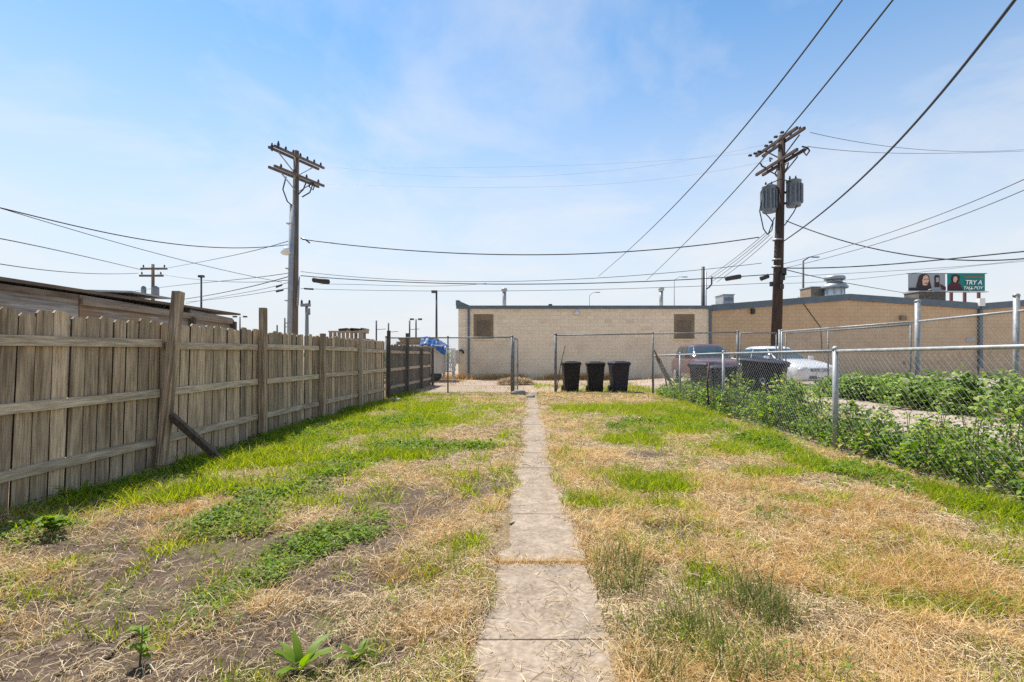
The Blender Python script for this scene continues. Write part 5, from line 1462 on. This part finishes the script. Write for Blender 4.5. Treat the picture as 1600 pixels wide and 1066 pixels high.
# grasses in the alley and along the building foot
n = 26000
x = RNG.uniform(-5, 12, n); y_ = np.where(RNG.random(n) < 0.6, 27.5 + RNG.normal(0, 0.22, n), RNG.uniform(17.6, 27, n))
pr_ = np.where(y_ > 26.8, sstep(0.35, 0.7, fbm(x, y_, 0.9, 161, 3)), 0.55 * clumpy(x, y_, 0.8, 171)) * (y_ < 27.92)
x, y_ = keep(x, y_, pr_); n = len(x); hh = RNG.uniform(0.06, 0.42, n) * np.where(y_ > 26.8, 1, 0.35)
blades('alley_weeds', x, y_, hh, RNG.uniform(0.012, 0.03, n), hh * RNG.uniform(0.2, 0.9, n), M['orange'], 'dry brown weeds along the foot of the cream building', 'grass', seg2=False)
n = 30000
x = RNG.uniform(0.9, 6.5, n); y_ = RNG.uniform(17.4, 25, n)
x, y_ = keep(x, y_, 0.8 * clumpy(x, y_, 0.7, 181) * sstep(25, 20, y_)); n = len(x); hh = RNG.uniform(0.04, 0.14, n)
blades('alley_grass', x, y_, hh, RNG.uniform(0.008, 0.016, n), hh * RNG.uniform(0.2, 1.0, n), M['green'], 'green grass around the three bins in the alley', 'grass', seg2=False)

# ---- hay heap at the gate
hp = G(806, 600)
n = 2600; a = RNG.random(n) * 6.283; rr = RNG.random(n) ** 0.6 * 0.55
x = 0.15 + np.cos(a) * rr * 1.5; y_ = 22.6 + np.sin(a) * rr
zo = 0.26 * np.sqrt(np.clip(1 - (rr / 0.56) ** 2, 0, 1)) * RNG.random(n) ** 0.5
hh = RNG.uniform(0.02, 0.14, n)
blades('hay_heap', x, y_, hh, RNG.uniform(0.01, 0.02, n), RNG.uniform(0.1, 0.35, n), M['straw'], 'heap of dry pulled weeds in the alley beyond the gate', 'hay heap', zoff=zo)

# ---- single plants near the viewer: thing > stem, leaf
def dock(label, px, py, n_leaf, ln, wd_, up_, mt='broad', stemh=0.0):
    gx_, gy_ = G(px, py)
    root = thing('weed_plant', label, 'plant', (gx_, gy_, h1(gx_, gy_)))
    if stemh: MB().tube([(0, 0, -0.01), (0.006, 0.004, stemh * 0.5), (0.012, 0.0, stemh)], [0.005, 0.004, 0.002], 6).build('stem', M['stem'], root)
    for k in range(n_leaf):
        a = 2 * math.pi * k / n_leaf * 1.9 + random.uniform(-0.3, 0.3)
        z0 = stemh * (0.2 + 0.8 * k / max(1, n_leaf)) if stemh else 0.005
        L = ln * random.uniform(0.7, 1.1); w_ = wd_ * random.uniform(0.8, 1.1); u_ = up_ * random.uniform(0.75, 1.2)
        d = Vector((math.cos(a), math.sin(a), 0)); s = Vector((-math.sin(a), math.cos(a), 0))
        m_ = MB(); nn = 7; rows = []
        for j in range(nn):
            t = j / (nn - 1)
            c_ = d * (L * t * math.cos(u_ * (1 - 0.35 * t))) + Vector((0, 0, z0 + L * (math.sin(u_) * t - 0.55 * t * t * math.cos(u_))))
            ww = w_ * (math.sin(math.pi * min(1, 0.10 + 0.90 * t)) ** 0.7) * 0.5 + 0.001
            rip = 0.22 * ww * math.sin(j * 2.6 + k)
            rows.append([c_ + s * ww + Vector((0, 0, 0.25 * ww + rip)), c_, c_ - s * ww + Vector((0, 0, 0.25 * ww - rip))])
        m_.loft(rows, False, False, True)
        m_.build('leaf', M[mt], root)
    return root
random.seed(33)
dock('long-leaved dock plant low in the frame left of the path', 470, 1050, 11, 0.17, 0.034, 1.05, 'weed')
dock('smaller dock plant with upright leaves beside the dead tufts', 556, 1035, 8, 0.13, 0.026, 1.1, 'weed')
dock('upright leafy stem growing in the bare dirt near the bottom edge', 218, 1045, 16, 0.06, 0.03, 0.6, 'weed', 0.17)
dock('leafy mallow clump at the left edge below the fence', 82, 838, 26, 0.10, 0.07, 0.8, 'weed', 0.12)
dock('pale tall-leaved weed against the foot of the fence boards', 150, 752, 5, 0.28, 0.05, 1.3, 'broad')
dock('arching weed leaves between fence foot and mallow clump', 128, 775, 6, 0.30, 0.035, 0.9, 'broad')

# ================================================================== SMALL THINGS ON THE GROUND
def stick(label, pp, r, mt='stick', zs=None, Y=None, name='stick'):
    pts = []
    for k, (px, py) in enumerate(pp):
        x, y2 = G(px, py); pts.append(Vector((x, y2, h1(x, y2) + r + (zs[k] if zs else 0.004))))
    o = MB().tube(pts, [r] * (len(pts) - 1) + [r * 0.5], 6).build(name, M[mt])
    return tag(o, label, 'stick', 'sticks lying in the yard')
stick('dark crooked twig on the bare dirt low at the left', [(165, 1035), (185, 1010), (212, 988), (232, 968)], 0.008)
stick('thin brown dry stalk lying at the lower left edge', [(85, 1066), (115, 1048), (142, 1030)], 0.007, 'deadstem')
stick('forked grey twig on the tan dirt left of middle', [(285, 835), (305, 820), (328, 803)], 0.008)
stick('short brown twig lying across the path edge', [(797, 825), (806, 818), (815, 812)], 0.007)
stick('pale dry stem lying on the nearest path slab', [(856, 1040), (866, 1022), (874, 1010)], 0.005, 'deadstem')
stick('thin bent stem on the path near the bottom', [(800, 1005), (815, 998), (830, 985), (846, 975)], 0.004, 'deadstem')
def rock(label, px, py, r, z=0.0):
    gx_, gy_ = G(px, py)
    m_ = MB(); n1, n2 = 10, 6; vs = []; random.seed(int(px))
    rings = []
    for i in range(n2):
        ph = math.pi * (i + 0.5) / n2
        rings.append([Vector((r * 1.3 * math.sin(ph) * math.cos(t) * random.uniform(0.8, 1.15), r * math.sin(ph) * math.sin(t) * random.uniform(0.8, 1.15), -r * 0.6 * math.cos(ph))) for t in [2 * math.pi * k / n1 for k in range(n1)]])
    o = m_.loft(rings, True, True, False).build('rock', M['rock']); o.location = (gx_, gy_, h1(gx_, gy_) + r * 0.35)
    return tag(o, label, 'rock', 'loose stones')
rock('flat grey stone at the foot of the open gate', 810, 618, 0.20)
rock('small dark stone on the path just inside the gate', 829, 622, 0.12)
rock('grey stone in the green grass by the fence bend', 620, 628, 0.13)
rock('small crumpled grey lump on the straw right of the path', 1094, 803, 0.035)
rock('tiny pale pebble low at the right foreground', 1336, 1030, 0.018)
# leaning rake handle by the fence post
rk = thing('garden_tool', 'long wooden-handled tool leaning on the fence post left of the bins', 'garden tool', ((869 - CX) / F * 17.5, 17.5, 0))
MB().tube([P(870, 609, 17.55), P(876, 570, 17.6), P(883, 540, 17.6)], 0.018, 7).build('handle', M['stick'], rk, world=True)
MB().bar(P(868.5, 611, 17.5), P(872, 604, 17.5), 0.2, 0.03).build('blade', M['dkwood'], rk, world=True)
# dead branches leaning at the fence corner
for k, (pp, lb) in enumerate([([(1021, 545), (1032, 568), (1044, 590), (1056, 612)], 'longest grey branch leaning on the corner post of the wire fences'), ([(1024, 556), (1036, 582), (1052, 606)], 'second grey branch crossing behind the corner post'),
                              ([(1036, 575), (1040, 592), (1043, 612)], 'short upright dead branch in the fence corner'), ([(1030, 560), (1046, 592), (1062, 608)], 'low slanting dead branch in the fence corner')]):
    yy = 17.0 + 0.1 * k if k else 17.05
    pts = [P(px, py, 16.6 + 0.12 * k) for px, py in pp]
    pts = [p + Vector((0.28, 0, 0)) if False else p for p in pts]
    o = MB().tube(pts, [0.03, 0.026, 0.022, 0.018][:len(pts)], 6).build('dead_branch', M['stick'])
    tag(o, lb, 'branch', 'dead branches in the fence corner')
# rusty stake in the weeds
o = MB().tube([P(1108, 566, 11.7), P(1105, 600, 11.7), P(1108, 642, 11.7)], 0.02, 6).build('rusty_stake', M['bbpost']); tag(o, 'thin rusty stake standing in the weeds before the dark bins', 'stake')
# concrete foot of the galvanised post
o = MB().loft([[Vector((sx * w_, sy * w_, z)) for sx, sy in ((-1, -1), (1, -1), (1, 1), (-1, 1))] for w_, z in ((0.13, 0), (0.12, 0.3), (0.09, 0.36))], sm=False).build('concrete_block', M['concrete'])
bx, by = (1417 - CX) / F * 11.6, 11.6; o.location = (bx, by, h1(bx, by) + 0.1); tag(o, 'small concrete block at the foot of the tilted galvanised post', 'block')

# ================================================================== FAR TREE LINE
rngp = []
n = 9000
x = RNG.uniform(-260, 420, n); base_h = 2.6 + 3.0 * fbm(x, x * 0, 0.03, 5, 3)
z = base_h * RNG.random(n); yv = 330 + RNG.uniform(0, 25, n)
c = np.stack([x, yv, z - 0.5], -1)
sz = RNG.uniform(1.0, 2.2, n)
leaf_mesh('far_trees', c, sz, sz * 0.8, M['weed'], 'low far tree line on the horizon', 'trees', tilt=0.8)
# bush showing over the board fence
pl_ = [((590 - CX) / F * 24, 24, 0.55, 1.75), ((598 - CX) / F * 24.5, 24.4, 0.5, 1.6)]
thicket(pl_, 900, (0.05, 0.11), 'leafy_bush', M['broad'], 'small bright green bush showing over the far board fence')
